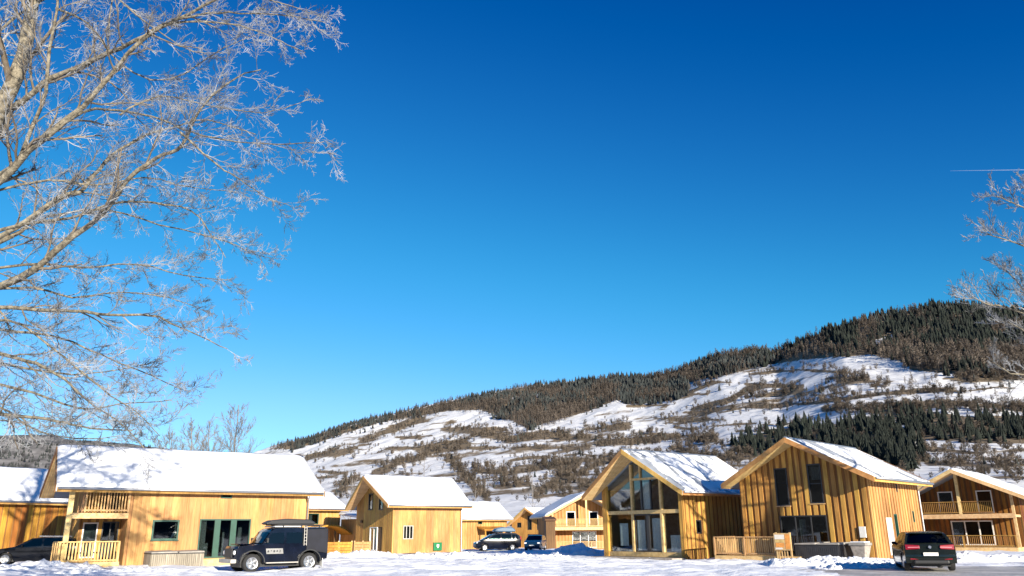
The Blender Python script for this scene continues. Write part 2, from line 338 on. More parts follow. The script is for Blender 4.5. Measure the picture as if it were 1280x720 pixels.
for i in range(len(tv)):
    w = min(1, tv[i] * 6) * (1 if tv[i] < 0.97 else 0.25)
    for j in range(NA):
        x, y = PX[i, j], PY[i, j]
        HZ[i, j] += w * (DD[i, j] * 0.0042 * fbm(x * .006, y * .006, 2.2, 5) + DD[i, j] * 0.0016 * fbm(x * .03, y * .03, 4.2, 3))
HP = np.stack([PX, PY, HZ], -1); hu, hv = projv(HP)
STROKES = [([(866, 511), (913, 500), (932, 487), (975, 481)], 3.5), ([(934, 497), (965, 493), (1000, 487)], 4), ([(899, 516), (932, 509), (970, 507), (1012, 504), (1048, 499), (1089, 494), (1148, 488), (1195, 488)], 3.2),
  ([(819, 523), (859, 525), (906, 525)], 3.5), ([(800, 541), (870, 548), (894, 551)], 5), ([(1049, 476), (1082, 473)], 6), ([(1090, 483), (1108, 482)], 4), ([(645, 547), (685, 544), (732, 547)], 8), ([(580, 560), (660, 560), (735, 560)], 3),
  ([(592, 587), (635, 592), (680, 582), (720, 580)], 5), ([(670, 620), (700, 595), (720, 580)], 6), ([(735, 537), (785, 532)], 7), ([(750, 555), (820, 550)], 6), ([(560, 535), (600, 540), (640, 548)], 9), ([(384, 573), (414, 566), (440, 563)], 6),
  ([(395, 589), (431, 592)], 2.5), ([(452, 551), (490, 537), (528, 523)], 6), ([(459, 560), (528, 560)], 2), ([(471, 589), (499, 577), (528, 570)], 7), ([(528, 563), (580, 556)], 11), ([(420, 615), (443, 601)], 11), ([(560, 570), (585, 600), (610, 625)], 8),
  ([(1150, 560), (1220, 566), (1290, 562)], 4), ([(1160, 578), (1230, 584), (1300, 580)], 6), ([(1170, 598), (1260, 596), (1330, 600)], 4), ([(1200, 470), (1300, 474)], 4), ([(1030, 512), (1100, 512), (1180, 505), (1300, 512)], 5), ([(940, 468), (1000, 462), (1060, 466)], 2.5),
  ([(820, 480), (860, 490), (890, 478)], 4), ([(700, 603), (760, 575), (830, 570)], 5), ([(620, 608), (660, 604)], 5), ([(840, 560), (900, 572), (940, 572)], 6)]
_rs = random.Random(77)
for _k in range(90):                 # thin terrace edges and field paths
    _x, _y = (_rs.uniform(780, 1290), _rs.uniform(468, 600)) if _k < 58 else (_rs.uniform(370, 800), _rs.uniform(545, 625))
    _l = _rs.uniform(25, 80); _q = _rs.uniform(-.10, .04); STROKES.append(([(_x, _y), (_x + _l * .5, _y + _l * .5 * _q + _rs.uniform(-3, 3)), (_x + _l, _y + _l * _q)], _rs.uniform(1.0, 2.4)))
POLY = {
 'top': [(935, 440), (1000, 424), (1050, 405), (1100, 393), (1160, 382), (1280, 384), (1420, 392), (1420, 474), (1280, 471), (1200, 469), (1140, 463), (1125, 451), (1090, 443), (1040, 447), (1000, 450), (960, 456), (930, 463), (900, 470), (860, 475), (900, 455)],
 'mid': [(335, 562), (430, 534), (540, 507), (650, 485), (770, 471), (840, 465), (900, 443), (950, 438), (965, 452), (900, 468), (860, 478), (848, 500), (800, 505), (770, 500), (730, 516), (690, 526), (660, 536), (640, 526), (600, 512), (560, 514), (520, 520), (470, 529), (430, 542), (400, 552), (370, 562)],
 'dark': [(918, 562), (930, 545), (960, 540), (985, 535), (1000, 530), (1050, 530), (1100, 525), (1130, 535), (1150, 562), (1142, 590), (1100, 580), (1050, 568), (1000, 560), (975, 565), (950, 574)],
 'low': [(1100, 515), (1140, 508), (1170, 515), (1200, 520), (1280, 520), (1420, 520), (1420, 556), (1280, 555), (1200, 553), (1150, 549), (1130, 530)],
 'gap': [(1086, 428), (1122, 415), (1126, 421), (1100, 431)],
 'midgap': [(628, 497), (672, 492), (676, 496), (640, 500)],
}
def in_poly(x, y, P):
    r = np.zeros(np.shape(x), bool); n = len(P)
    for i in range(n):
        x1, y1 = P[i]; x2, y2 = P[(i + 1) % n]
        if y1 == y2: continue
        r ^= ((y1 > y) != (y2 > y)) & (x < (x2 - x1) * (y - y1) / (y2 - y1) + x1)
    return r
def stroke_d(x, y):
    best = np.full(np.shape(x), 1e9)
    for P, w in STROKES:
        for (x1, y1), (x2, y2) in zip(P[:-1], P[1:]):
            dx, dy = x2 - x1, y2 - y1; t = np.clip(((x - x1) * dx + (y - y1) * dy) / (dx * dx + dy * dy), 0, 1)
            best = np.minimum(best, np.hypot(x - x1 - t * dx, y - y1 - t * dy) / w)
    return best
sdv = stroke_d(hu, hv)
nz = np.array([[fbm(PX[i, j] * .012, PY[i, j] * .012, 9, 4) for j in range(NA)] for i in range(len(tv))])
cov = np.clip(1.15 - sdv + 0.9 * nz, 0, 1)
forest = in_poly(hu, hv, POLY['top']) | in_poly(hu, hv, POLY['mid']) | in_poly(hu, hv, POLY['dark']) | in_poly(hu, hv, POLY['low'])
gap = in_poly(hu, hv, POLY['gap']) | in_poly(hu, hv, POLY['midgap'])
cov = np.where(forest & ~gap, np.maximum(cov, 0.8), cov)
nz2 = np.array([[fbm(PX[i, j] * .006, HZ[i, j] * .045, 19, 4) for j in range(NA)] for i in range(len(tv))])
cov = np.maximum(cov, np.clip((nz2 - 0.05) * 1.15 + .40 * nz, 0, 0.58))
cov = np.where(gap, 0, cov)
m, nt, b = new_mat('hillside_snow_and_grass'); L = nt.links.new; N = nt.nodes.new
b.inputs['Roughness'].default_value = 0.9; b.inputs['Specular IOR Level'].default_value = 0.1
at_n = N('ShaderNodeAttribute'); at_n.attribute_name = 'cover'; tcn = N('ShaderNodeTexCoord')
nn = N('ShaderNodeTexNoise'); nn.inputs['Scale'].default_value = 0.05; nn.inputs['Detail'].default_value = 11; nn.inputs['Roughness'].default_value = 0.7; L(tcn.outputs['Object'], nn.inputs['Vector'])
ma = N('ShaderNodeMath'); ma.operation = 'MULTIPLY_ADD'; ma.inputs[1].default_value = 1.6; ma.inputs[2].default_value = -0.8; L(nn.outputs['Fac'], ma.inputs[0])
mb_ = N('ShaderNodeMath'); mb_.operation = 'ADD'; L(at_n.outputs['Fac'], mb_.inputs[0]); L(ma.outputs[0], mb_.inputs[1])
rp = N('ShaderNodeValToRGB'); rp.color_ramp.elements[0].position = 0.26; rp.color_ramp.elements[1].position = 0.60
rp.color_ramp.elements[0].color = (0.74, 0.745, 0.76, 1); rp.color_ramp.elements[1].color = (0.20, 0.155, 0.105, 1); L(mb_.outputs[0], rp.inputs['Fac'])
n3 = N('ShaderNodeTexNoise'); n3.inputs['Scale'].default_value = 0.25; n3.inputs['Detail'].default_value = 6; L(tcn.outputs['Object'], n3.inputs['Vector'])
mr_ = N('ShaderNodeMapRange'); mr_.inputs['From Min'].default_value = 0.3; mr_.inputs['From Max'].default_value = 0.7; mr_.inputs['To Min'].default_value = 0.75; mr_.inputs['To Max'].default_value = 1.08; L(n3.outputs['Fac'], mr_.inputs['Value'])
hs_ = N('ShaderNodeHueSaturation'); L(rp.outputs[0], hs_.inputs['Color']); L(mr_.outputs[0], hs_.inputs['Value']); L(hs_.outputs[0], b.inputs['Base Color'])
M['hill'] = m
hill = np_mesh('hillside', HP.reshape(-1, 3), grid_faces(*AA.shape), 'hill', smooth=True); hill['kind'] = 'structure'
at_ = hill.data.attributes.new('cover', 'FLOAT', 'POINT'); at_.data.foreach_set('value', cov.ravel().astype(np.float32))

def hill_from_px(px, py):          # pixel -> (a, t) on the hillside
    d = ray(px, py); a = math.atan2(d.x, d.y); e = math.atan2(d.z, math.hypot(d.x, d.y)); er = float(el_ridge(a))
    q = (e - E0) / (er - E0)
    if q <= 0.02 or q > 1.0: return None
    return a, q ** (1 / PW)
def hill_z(a, t):
    j = (a - av[0]) / (av[1] - av[0]); i = np.interp(t, tv, np.arange(len(tv)))
    i0, j0 = int(min(max(i, 0), len(tv) - 2)), int(min(max(j, 0), NA - 2)); fi, fj = i - i0, j - j0
    q = HP[i0, j0] * (1 - fi) * (1 - fj) + HP[i0 + 1, j0] * fi * (1 - fj) + HP[i0, j0 + 1] * (1 - fi) * fj + HP[i0 + 1, j0 + 1] * fi * fj
    return q

# far range on the left, across the valley
FR = [(-500, 560), (-200, 552), (-60, 549), (0, 546), (60, 545), (110, 551), (160, 556), (220, 566), (300, 580), (420, 600), (560, 630)]
fa = []
for px, py in FR:
    d = ray(px, py); fa.append((math.atan2(d.x, d.y), math.atan2(d.z, math.hypot(d.x, d.y))))
fa = np.array(fa); a1 = np.linspace(fa[0, 0], fa[-1, 0], 150); t1 = np.linspace(0, 1.15, 40)
A1, T1 = np.meshgrid(a1, t1); D1 = 2500 + 1300 * T1; E1 = np.interp(A1, fa[:, 0], fa[:, 1]); Z1 = EYE + D1 * np.tan(-0.01 + (E1 + 0.01) * np.clip(T1, 0, 1) ** 0.9) - np.clip(T1 - 1, 0, 1) * 1500
X1 = D1 * np.sin(A1); Y1 = D1 * np.cos(A1)
for i in range(A1.shape[0]):
    for j in range(A1.shape[1]): Z1[i, j] += 22 * fbm(X1[i, j] * .0022, Y1[i, j] * .0022, 6, 5)
M['far_hill'] = plain('far_hill_forest', (0.12, 0.115, 0.115), 0.95, var=0.85, vscale=0.02)
fh = np_mesh('far_hill', np.stack([X1, Y1, Z1], -1).reshape(-1, 3), grid_faces(*A1.shape), 'far_hill', smooth=True); fh['kind'] = 'structure'
SA = np.linspace(R(112), R(264), 140); ST = np.linspace(0, 1.2, 26); A2, T2 = np.meshgrid(SA, ST)  # hill out of view, added so the windows reflect something dark
D2 = 1200 + 1100 * T2; PK = R(8.6) + 0.022 * np.sin(A2 * 5.1) + 0.014 * np.sin(A2 * 11.3 + 1)
Z2 = D2 * np.tan(-.004 + PK * np.clip(T2, 0, 1) ** .9) - np.clip(T2 - 1, 0, 1) * 1500; X2, Y2 = D2 * np.sin(A2), D2 * np.cos(A2)
for i in range(A2.shape[0]):
    for j in range(A2.shape[1]): Z2[i, j] += 14 * fbm(X2[i, j] * .003, Y2[i, j] * .003, 8, 5)
M['unseen_hill'] = plain('unseen_hill_dark', (0.055, 0.055, 0.05), 0.95, var=0.7, vscale=0.012)
sh = np_mesh('unseen_reflected_hill', np.stack([X2, Y2, Z2], -1).reshape(-1, 3), grid_faces(*A2.shape), 'unseen_hill', smooth=True); sh['kind'] = 'structure'
bx_ = axis_pts([(-3600, -260, 334), (-260, 260, 130), (260, 3600, 334)]); by_ = axis_pts([(-3600, -140, 346), (-140, 330, 235)]); BX, BY = np.meshgrid(bx_, by_)
vf = np_mesh('valley_floor', np.stack([BX, BY, BX * 0 - 2.2], -1).reshape(-1, 3), grid_faces(*BX.shape), 'snow'); vf['kind'] = 'structure'
#SPLIT_HOUSES

# ------------------------------------------------------------------ house kit (house-local frame: gable at y=0 facing -y, ridge along +y)
class Wall:
    """a wall plane: o origin, U along, n outward; pt(u, v, d)"""
    def __init__(s, o, U, n): s.o, s.U, s.n = Vector(o), Vector(U), Vector(n)
    def pt(s, u, v, d=0.0): return s.o + s.U * u + s.n * d + Vector((0, 0, v))
    def hexa(s, mb, u0, u1, v0, v1, d0, d1, v1b=None, v0b=None):
        v1b = v1 if v1b is None else v1b; v0b = v0 if v0b is None else v0b
        mb.hexa([s.pt(u0, v0, d1), s.pt(u1, v0b, d1), s.pt(u1, v0b, d0), s.pt(u0, v0, d0), s.pt(u0, v1, d1), s.pt(u1, v1b, d1), s.pt(u1, v1b, d0), s.pt(u0, v1, d0)])
def spans(u0, u1, top, ops, lo=0.0):
    """free vertical intervals of the strip u0..u1"""
    um = (u0 + u1) / 2; cut = sorted((o[2], o[3]) for o in ops if o[0] - 1e-6 <= um <= o[1] + 1e-6); out = []; z = lo
    for a, b in cut:
        if a > z + 0.02: out.append((z, a))
        z = max(z, b)
    out.append((z, None)); return out
def make_wall(root, W, width, top, ops=(), back='larch_back', board='larch_gold', pitch=0.42, bw=0.27, proud=0.04, objs=True, mids=(), lo=0.0, th=0.16, boards=True, name='wall'):
    edges = sorted(set([0.0, width] + [o[0] for o in ops] + [o[1] for o in ops] + list(mids)))
    mb = MB()
    for a, b in zip(edges[:-1], edges[1:]):
        if b - a < 1e-4: continue
        for z0, z1 in spans(a, b, top, ops, lo):
            t0 = top(a) if z1 is None else min(z1, top(a)); t1 = top(b) if z1 is None else min(z1, top(b))
            if min(t0, t1) - z0 < 0.01 and max(t0, t1) - z0 < 0.05: continue
            W.hexa(mb, a, b, z0, max(t0, z0 + .001), -th, 0, max(t1, z0 + .001))
    wo_ = mb.build(name, back, root)
    if not boards: return wo_
    n = max(1, int(round(width / pitch))); st = width / n; jm = MB()
    rnd = random.Random(int(width * 1000) + len(ops))
    for i in range(n):
        a = i * st + (st - bw) / 2; b = a + bw
        cuts = sorted(set([a, b] + [e for e in edges if a + 0.01 < e < b - 0.01]))
        for c0, c1 in zip(cuts[:-1], cuts[1:]):
            if c1 - c0 < 0.03: continue
            for z0, z1 in spans(c0, c1, top, ops, lo):
                t0 = top(c0) if z1 is None else min(z1, top(c0)); t1 = top(c1) if z1 is None else min(z1, top(c1))
                if min(t0, t1) - z0 < 0.05: continue
                pr = proud + rnd.uniform(-.006, .006)
                if objs:
                    m1 = MB(); W.hexa(m1, c0, c1, z0 + .004, t0 - .006, -0.008, pr, t1 - .006); m1.build('board', board, wo_)
                else: W.hexa(jm, c0, c1, z0 + .004, t0 - .006, -0.008, pr, t1 - .006)
    if not objs and jm.v: jm.build('cladding', board, wo_, kind='stuff')
    return wo_
def make_window(root, W, u0, u1, v0, v1, frame='dark_frame', cols=1, rows=1, fw=0.07, dep=0.10, curtain=None, sill=None, name='window', trim=None, glass='glass', proud=0.055):
    g = 0.004; u0 += g; u1 -= g; v0 += g; v1 -= g
    mb = MB(); d0, d1 = -dep, proud
    W.hexa(mb, u0, u0 + fw, v0, v1, d0, d1); W.hexa(mb, u1 - fw, u1, v0, v1, d0, d1)
    W.hexa(mb, u0 + fw, u1 - fw, v0, v0 + fw, d0, d1 - .004); W.hexa(mb, u0 + fw, u1 - fw, v1 - fw, v1, d0, d1 - .004)
    for k in range(1, cols):
        u = lerp(u0, u1, k / cols); W.hexa(mb, u - fw * .5, u + fw * .5, v0 + fw, v1 - fw, d0 + .01, d1 - .03)
    for k in range(1, rows):
        v = lerp(v0, v1, k / rows); W.hexa(mb, u0 + fw, u1 - fw, v - fw * .4, v + fw * .4, d0 + .012, d1 - .034)
    w = mb.build(name, frame, root)
    for k in range(cols):
        a = lerp(u0, u1, k / cols) + fw * (.9 if k == 0 else .45); b_ = lerp(u0, u1, (k + 1) / cols) - fw * (.9 if k == cols - 1 else .45)
        m1 = MB(); W.hexa(m1, a, b_, v0 + fw * .9, v1 - fw * .9, -0.045, -0.03); m1.build('pane', glass, w)
    if curtain:
        for (a, b_, z0, z1) in curtain:
            m1 = MB(); n = max(4, int((b_ - a) * (u1 - u0) / 0.06))
            p = []
            for k in range(n + 1):
                u = lerp(u0 + fw, u1 - fw, lerp(a, b_, k / n)); p.append((u, -0.20 - 0.03 * math.sin(k * 1.9)))
            for k in range(n):
                i0 = len(m1.v); m1.v += [tuple(W.pt(p[k][0], lerp(v0, v1, z0), p[k][1])), tuple(W.pt(p[k + 1][0], lerp(v0, v1, z0), p[k + 1][1])), tuple(W.pt(p[k + 1][0], lerp(v0, v1, z1), p[k + 1][1])), tuple(W.pt(p[k][0], lerp(v0, v1, z1), p[k][1]))]
                m1.f.append((i0, i0 + 1, i0 + 2, i0 + 3))
            m1.build('curtain', 'curtain', w, fixn=False)
    if sill:
        m1 = MB(); W.hexa(m1, u0 - .05, u1 + .05, v0 - .05, v0 - .006, -.02, .10); m1.build('sill', sill, w)
    return w
def snow_sheet(root, xa, xb, y0f, y1f, zf, thick=0.16, nx=20, ny=44, seed=0.0, patch=None, mat='roof_snow', name='roof_snow'):
    """snow lying on one roof slope; x from xa (ridge) to xb (eave)"""
    V = []; Fc = []; H = []
    for i in range(nx + 1):
        tx = i / nx; x = lerp(xa, xb, tx)
        for j in range(ny + 1):
            ty = j / ny; y = lerp(y0f(x), y1f(x), ty)
            e = min(1, min(tx * nx * .9 + .55, (1 - tx) * nx * .55 + .25, ty * ny * .6 + .3, (1 - ty) * ny * .6 + .3))
            h = thick * (math.sqrt(max(0, e)) * (1 + 0.30 * fbm(x * .8 + seed, y * .5, seed, 4)) + .04 * fbm(x * 3, y * 3, seed))
            if patch: h = thick * 0.3 + patch(tx, y, x)
            wob = (0.09 * fbm(y * 1.1, seed, 1.0) + .03) * max(0, tx - .8) * 5
            sgn = 1 if xb > xa else -1
            V.append((x + sgn * wob, y, zf(x) + 0.012 + max(h, 0.01) + (0.04 * e if not patch else 0))); H.append(h)
    n = (nx + 1) * (ny + 1)
    for v in list(V): V.append((v[0], v[1], zf(v[0]) + 0.006))
    top = []; idx = lambda i, j: i * (ny + 1) + j
    cells = set()
    for i in range(nx):
        for j in range(ny):
            if patch and (H[idx(i, j)] + H[idx(i + 1, j)] + H[idx(i, j + 1)] + H[idx(i + 1, j + 1)]) / 4 < 0.012: continue
            cells.add((i, j))
    for (i, j) in cells:
        a, b_, c, d = idx(i, j), idx(i + 1, j), idx(i + 1, j + 1), idx(i, j + 1); Fc.append((a, b_, c, d))
        for (p, q, nb) in ((a, b_, (i, j - 1)), (b_, c, (i + 1, j)), (c, d, (i, j + 1)), (d, a, (i - 1, j))):
            if nb not in cells: Fc.append((q, p, p + n, q + n))
    mb = MB(); mb.v = V; mb.f = Fc
    return mb.build(name, mat, root, smooth=True)
def make_roof(root, W, L, He, Hr, p, q, s, r, q2, th=0.24, snow='full', fascia='fascia', snow_side=(1, -1), seed=0.0, stripes=True):
    k = (Hr - He) / (W / 2 + s); X = W / 2 + s
    zf = lambda x: Hr - k * abs(x)
    y0 = lambda x: lerp(-p, -q, abs(x) / X); y1 = lambda x: lerp(L + r, L + q2, abs(x) / X)
    dn = Vector((0, 0, -th))
    ro_ = MB()
    for sg in (1, -1):
        g = 0.003 * sg
        ro_.prism([(g, -p, Hr), (sg * X, -q, He), (sg * X, L + q2, He), (g, L + r, Hr)], dn)
    roof = ro_.build('roof', 'metal_roof', root)
    for sg in (1, -1):              # barge boards, eave boards, gutters
        for ya, yb, o in ((-p, -q, -1), (L + r, L + q2, 1)):
            m1 = MB(); a0 = Vector((sg * 0.002, ya + o * .004, Hr + .03)); b0 = Vector((sg * (X + .03), yb + o * .004, He + .03 - k * .03))
            off = Vector((0, o * .05, 0)); dz = Vector((0, 0, -th - .07))
            m1.hexa([a0 + dz, b0 + dz, b0 + dz + off, a0 + dz + off, a0, b0, b0 + off, a0 + off]); m1.build('barge_board', fascia, roof)
        m1 = MB(); m1.box((min(sg * (X + .004), sg * (X + .045)), -q + .06, He - th - .03), (max(sg * (X + .004), sg * (X + .045)), L + q2 - .06, He - .01)); m1.build('eave_board', fascia, roof)
        m1 = MB(); m1.tube([(sg * (X + .12), -q + .1, He - .07), (sg * (X + .12), L + q2 - .1, He - .10)], .07, 8); m1.build('gutter', 'gutter', roof, smooth=True)
    sf = MB()                        # soffit boards running along the rakes
    for sg in (1, -1):
        nb = 6
        for ya, yb in (((-p, -q), (-.02, -.02)), ((L + r, L + q2), (L + .02, L + .02))):
            for i in range(nb):
                f0, f1 = (i + .06) / nb, (i + .94) / nb
                P = []
                for f in (f0, f1):
                    P.append(Vector((sg * .05, lerp(ya[0], yb[0], f), Hr - th - .004 - k * .05))); P.append(Vector((sg * (X - .02), lerp(ya[1], yb[1], f), He - th - .004 + k * .02)))
                dz = Vector((0, 0, -.025))
                sf.hexa([P[0] + dz, P[1] + dz, P[3] + dz, P[2] + dz, P[0], P[1], P[3], P[2]])
    sf.build('soffit', 'soffit', roof, kind='stuff')
    if snow == 'full':
        for sg in snow_side: snow_sheet(roof, sg * .0, sg * (X + .02), lambda x: y0(x) + .02, lambda x: y1(x) - .02, zf, 0.19, seed=seed + sg)
    elif snow == 'streaky':
        def patch(tx, y, x):
            a = fbm(y * 1.05 + seed + tx * 1.5, tx * .9, seed, 5); b2 = fbm(y * 3.1, tx * 5, seed + 3, 4)
            return 0.05 * (a * .9 + b2 * .45 + 0.24)
        for sg in snow_side: snow_sheet(roof, sg * .02, sg * (X - .02), lambda x: y0(x) + .04, lambda x: y1(x) - .04, zf, 0.04, nx=46, ny=90, seed=seed + sg, patch=patch)
    m1 = MB(); m1.tube([(0, -p + .02, Hr + .03), (0, L + r - .02, Hr + .03)], .075, 6); m1.build('ridge_cap', 'gutter', roof)
    top = lambda x: Hr - k * abs(x) - th + .05
    return roof, top
def railing(root, a, b, z0, z1, sp=0.17, bw=0.07, mat='rail_wood', posts=True, lean=0.0, name='railing'):
    a, b = Vector((a[0], a[1], 0)), Vector((b[0], b[1], 0)); d = (b - a); Lr = d.length; d.normalize(); nrm = Vector((-d.y, d.x, 0))
    m1 = MB(); m1.bar(a + Vector((0, 0, z1)), b + Vector((0, 0, z1)), .11, .06); m1.bar(a + Vector((0, 0, z0 + .12)), b + Vector((0, 0, z0 + .12)), .06, .08)
    if posts:
        for t in ([0.04, Lr / 2, Lr - .04] if Lr > 2 else [0.04, Lr - .04]): m1.bar(a + d * t + Vector((0, 0, z0)) - nrm * .062, a + d * t + Vector((0, 0, z1 - .032)) - nrm * .062, .09, .06, up=nrm)
    rl = m1.build(name, mat, root)
    m2 = MB(); n = max(2, int(Lr / sp))
    for i in range(n):
        t = (i + .5) * Lr / n; l = random.uniform(-.012, .012) + lean
        m2.bar(a + d * (t - l) + nrm * .045 + Vector((0, 0, z0 + .04)), a + d * (t + l) + nrm * .045 + Vector((0, 0, z1 - .034)), bw, .025, up=nrm)
    m2.build('balusters', mat, rl, kind='stuff'); return rl
def walls_of(W, L, y0=0.0):
    return {'front': Wall((-W / 2, y0, 0), (1, 0, 0), (0, -1, 0)), 'right': Wall((W / 2, y0, 0), (0, 1, 0), (1, 0, 0)),
            'rear': Wall((W / 2, L, 0), (-1, 0, 0), (0, 1, 0)), 'left': Wall((-W / 2, L, 0), (0, -1, 0), (-1, 0, 0))}
def shell(root, W, L, top, ops, y0=0.0, y0r=None, objs=True, boards=('front', 'right'), mats=None, walls=('front', 'right', 'rear', 'left'), pitch=0.42, bw=0.27, proud=.04):
    """four walls; gable walls get the pitched top"""
    ws = walls_of(W, L, y0); out = {}; mats = mats or {}
    if 'right' in ws and y0r is not None: ws['right'] = Wall((W / 2, y0r, 0), (0, 1, 0), (1, 0, 0))
    for n, w in ws.items():
        if n not in walls: continue
        if n in ('front', 'rear'):
            out[n] = make_wall(root, w, W, (lambda u: top(u - W / 2)), ops.get(n, ()), mids=(W / 2,), objs=objs, boards=n in boards, board=mats.get(n, 'larch_gold'), back=mats.get(n + '_back', 'larch_back'), pitch=pitch, bw=bw, proud=proud)
        else:
            ln = (L - (y0r if (n == 'right' and y0r is not None) else y0))
            w2 = Wall(w.pt(.162 if n == 'right' else .162, 0), w.U, w.n); ln2 = ln - .324
            ow = [(o[0] - .162, o[1] - .162, o[2], o[3]) for o in ops.get(n, ())]
            out[n] = make_wall(root, w2 if n in ('left',) or True else w, ln2, (lambda u: top(W / 2 - .01)), ow, objs=objs, boards=n in boards, board=mats.get(n, 'larch_gold'), back=mats.get(n + '_back', 'larch_back'), pitch=pitch, bw=bw, proud=proud)
            if n == 'right' and n in boards:     # corner boards
                for uc in (0.0, ln - .12):
                    m1 = MB(); w.hexa(m1, uc + .002, uc + .118, 0, top(W / 2) - .01, .002, proud + .012); m1.build('corner_board', mats.get(n, 'larch_gold'), root)
    m1 = MB(); m1.box((-W / 2 + .17, y0 + .17, -0.02), (W / 2 - .17, L - .17, .12)); m1.build('floor', 'floor_in', root)
    return ws, out

HOUSES = {
 'A': (-26.815, 48.652, 0.146, -0.973, 8.076, 13.723, 4.331, 6.854, 0.627, 0.772, 0.536, 0.854),
 'C': (-13.237, 78.195, 0.009, -0.965, 7.985, 7.29, 4.349, 7.07, 0.949, 0.676, 0.727, 1.246),
 'D': (8.724, 56.765, -0.008, -0.896, 7.403, 7.881, 4.224, 7.152, 1.17, 0.987, 0.923, 0.899),
 'E': (17.28, 49.474, 0.167, -0.78, 8.042, 7.871, 4.42, 6.909, 1.046, 0.614, 0.747, 1.282),
 'B': (-28.15, 88.33, -0.17, -0.86, 8.05, 8.5, 4.65, 6.5, 1.0, 0.55, 0.71, 0.86),
 'C2': (-10.35, 120.3, -0.6, -1.0, 7.98, 8.5, 4.28, 6.75, 1.0, 0.65, 0.73, 1.07),
 'F': (2.6, 140.0, -0.85, -0.59, 7.2, 8.0, 3.9, 6.6, 1.0, 0.6, 0.6, 1.0),
 'G': (9.12, 104.1, -0.49, 0.17, 8.96, 8.5, 4.11, 6.9, 1.0, 0.63, 0.94, 1.0),
 'Z': (-42.3, 55.8, 0.02, -0.60, 8.26, 11.0, 4.28, 6.72, 1.0, 0.15, 0.55, 0.3),
}
def house(key, label, name='wooden_chalet', dz=0.0):
    h = HOUSES[key]; return empty(name, (h[0], h[1], h[2] + dz), h[3], label, 'house', 'wooden holiday chalets'), h
def loc2world(h, p):
    c, s = math.cos(h[3]), math.sin(h[3]); return Vector((h[0] + p[0] * c - p[1] * s, h[1] + p[0] * s + p[1] * c, h[2] + p[2]))

# ---- house A: long chalet on the left with corner loggia
rt, h = house('A', 'long wooden chalet with thick snowy roof, green glazed doors and corner balcony')
W_, L_, He, Hr = h[4], h[5], h[6] - .14, h[7] - .14
roofA, topA = make_roof(rt, W_, L_, He, Hr, h[8], h[9], h[10], h[11], h[9], seed=1.7, fascia='larch_back')
YB = 3.12
ops = {'right': [(4.44 - YB, 5.92 - YB, 1.34, 2.46), (7.06 - YB, 10.09 - YB, .30, 2.52), (8.15 - YB, 8.81 - YB, 3.72, 4.12)]}
wsA, wA = shell(rt, W_, L_, topA, ops, y0=YB, mats={'right': 'larch_light', 'front': 'larch_light', 'right_back': 'larch_light'}, proud=.018, bw=.375)
wr = wsA['right']
make_window(rt, wr, 4.44 - YB, 5.92 - YB, 1.34, 2.46, 'green_frame', 1, 1, .09, sill='green_frame', curtain=[(0, .07, 0, 1), (.93, 1, 0, 1)])
make_window(rt, wr, 8.15 - YB, 8.81 - YB, 3.72, 4.12, 'green_frame', 1, 1, .09)
pd = make_window(rt, wr, 7.06 - YB, 10.09 - YB, .30, 2.52, 'green_frame', 3, 1, .07, name='patio_door', curtain=[(.0, .13, 0, 1), (.13, .20, 0, .38), (.36, .44, 0, .52), (.47, .52, 0, .66), (.70, .76, 0, .62), (.79, .87, 0, .78)])
m1 = MB()
for u in (0.343, 0.657):
    uu_ = lerp(7.06, 10.09, u) - YB; wr.hexa(m1, uu_ - .17, uu_ + .17, .31, 2.50, -.02, .062)
m1.build('door_stile', 'green_frame', pd)
m1 = MB(); m1.box((W_ / 2 + .03, 6.9, -.3), (W_ / 2 + 1.1, 9.9, .24)); m1.build('door_step', 'beam', rt)
m1 = MB()
for i in range(3): m1.box((W_ / 2 + .05 + i * .34, 6.86, .246), (W_ / 2 + .36 + i * .34, 9.94, .285))
m1.build('step_planks', 'beam', rt, kind='stuff')
# loggia corner: set-back wall, balcony slab, posts, rails
xb = W_ / 2 - 2.0
sb = Wall((xb, .95, 0), (0, 1, 0), (1, 0, 0)); opsb = [(.15, .95, .4, 2.35), (1.15, 2.05, .25, 2.4), (1.0, 1.9, 3.0, 4.2)]
make_wall(rt, sb, YB - .95 - .004, lambda u: topA(xb), opsb, board='larch_gold', proud=.03)
make_wall(rt, Wall((-W_ / 2, .95, 0), (1, 0, 0), (0, -1, 0)), xb + W_ / 2 - .003, lambda u: topA(u - W_ / 2), (), mids=(W_ / 2,), board='larch_gold')
make_wall(rt, Wall((-W_ / 2, YB, 0), (0, -1, 0), (-1, 0, 0)), YB - .96, lambda u: topA(W_ / 2), (), boards=False)
make_window(rt, sb, .15, .95, .4, 2.35, 'white_frame', 1, 1, .07, curtain=[(0, 1, 0, 1)])
make_window(rt, sb, 1.15, 2.05, .25, 2.4, 'dark_frame', 2, 1, .06)
make_window(rt, sb, 1.0, 1.9, 3.0, 4.2, 'dark_frame', 1, 1, .06)
m1 = MB(); m1.box((xb + .05, .45, 2.55), (W_ / 2 - .02, YB - .003, 2.78)); m1.build('balcony_floor', 'soffit', rt)
m1 = MB(); m1.box((W_ / 2 - .02, .25, 2.53), (W_ / 2 + .10, YB - .02, 2.83)); m1.build('balcony_beam', 'beam', rt)
m1 = MB(); m1.box((W_ / 2 - .18, -.02, -.2), (W_ / 2 + .09, .25, topA(W_ / 2) + .02)); m1.build('corner_post', 'beam', rt, bevel=.02)
railing(rt, (W_ / 2 + .04, .80), (W_ / 2 + .04, YB - .03), 2.86, 4.02, .15, .06)
railing(rt, (xb + .1, .78), (W_ / 2 - .03, .78), 2.86, 4.02, .15, .06)
m1 = MB(); m1.box((xb - .1, -.25, -.05), (W_ / 2 + .35, YB - .25, .20)); m1.build('deck', 'beam', rt)
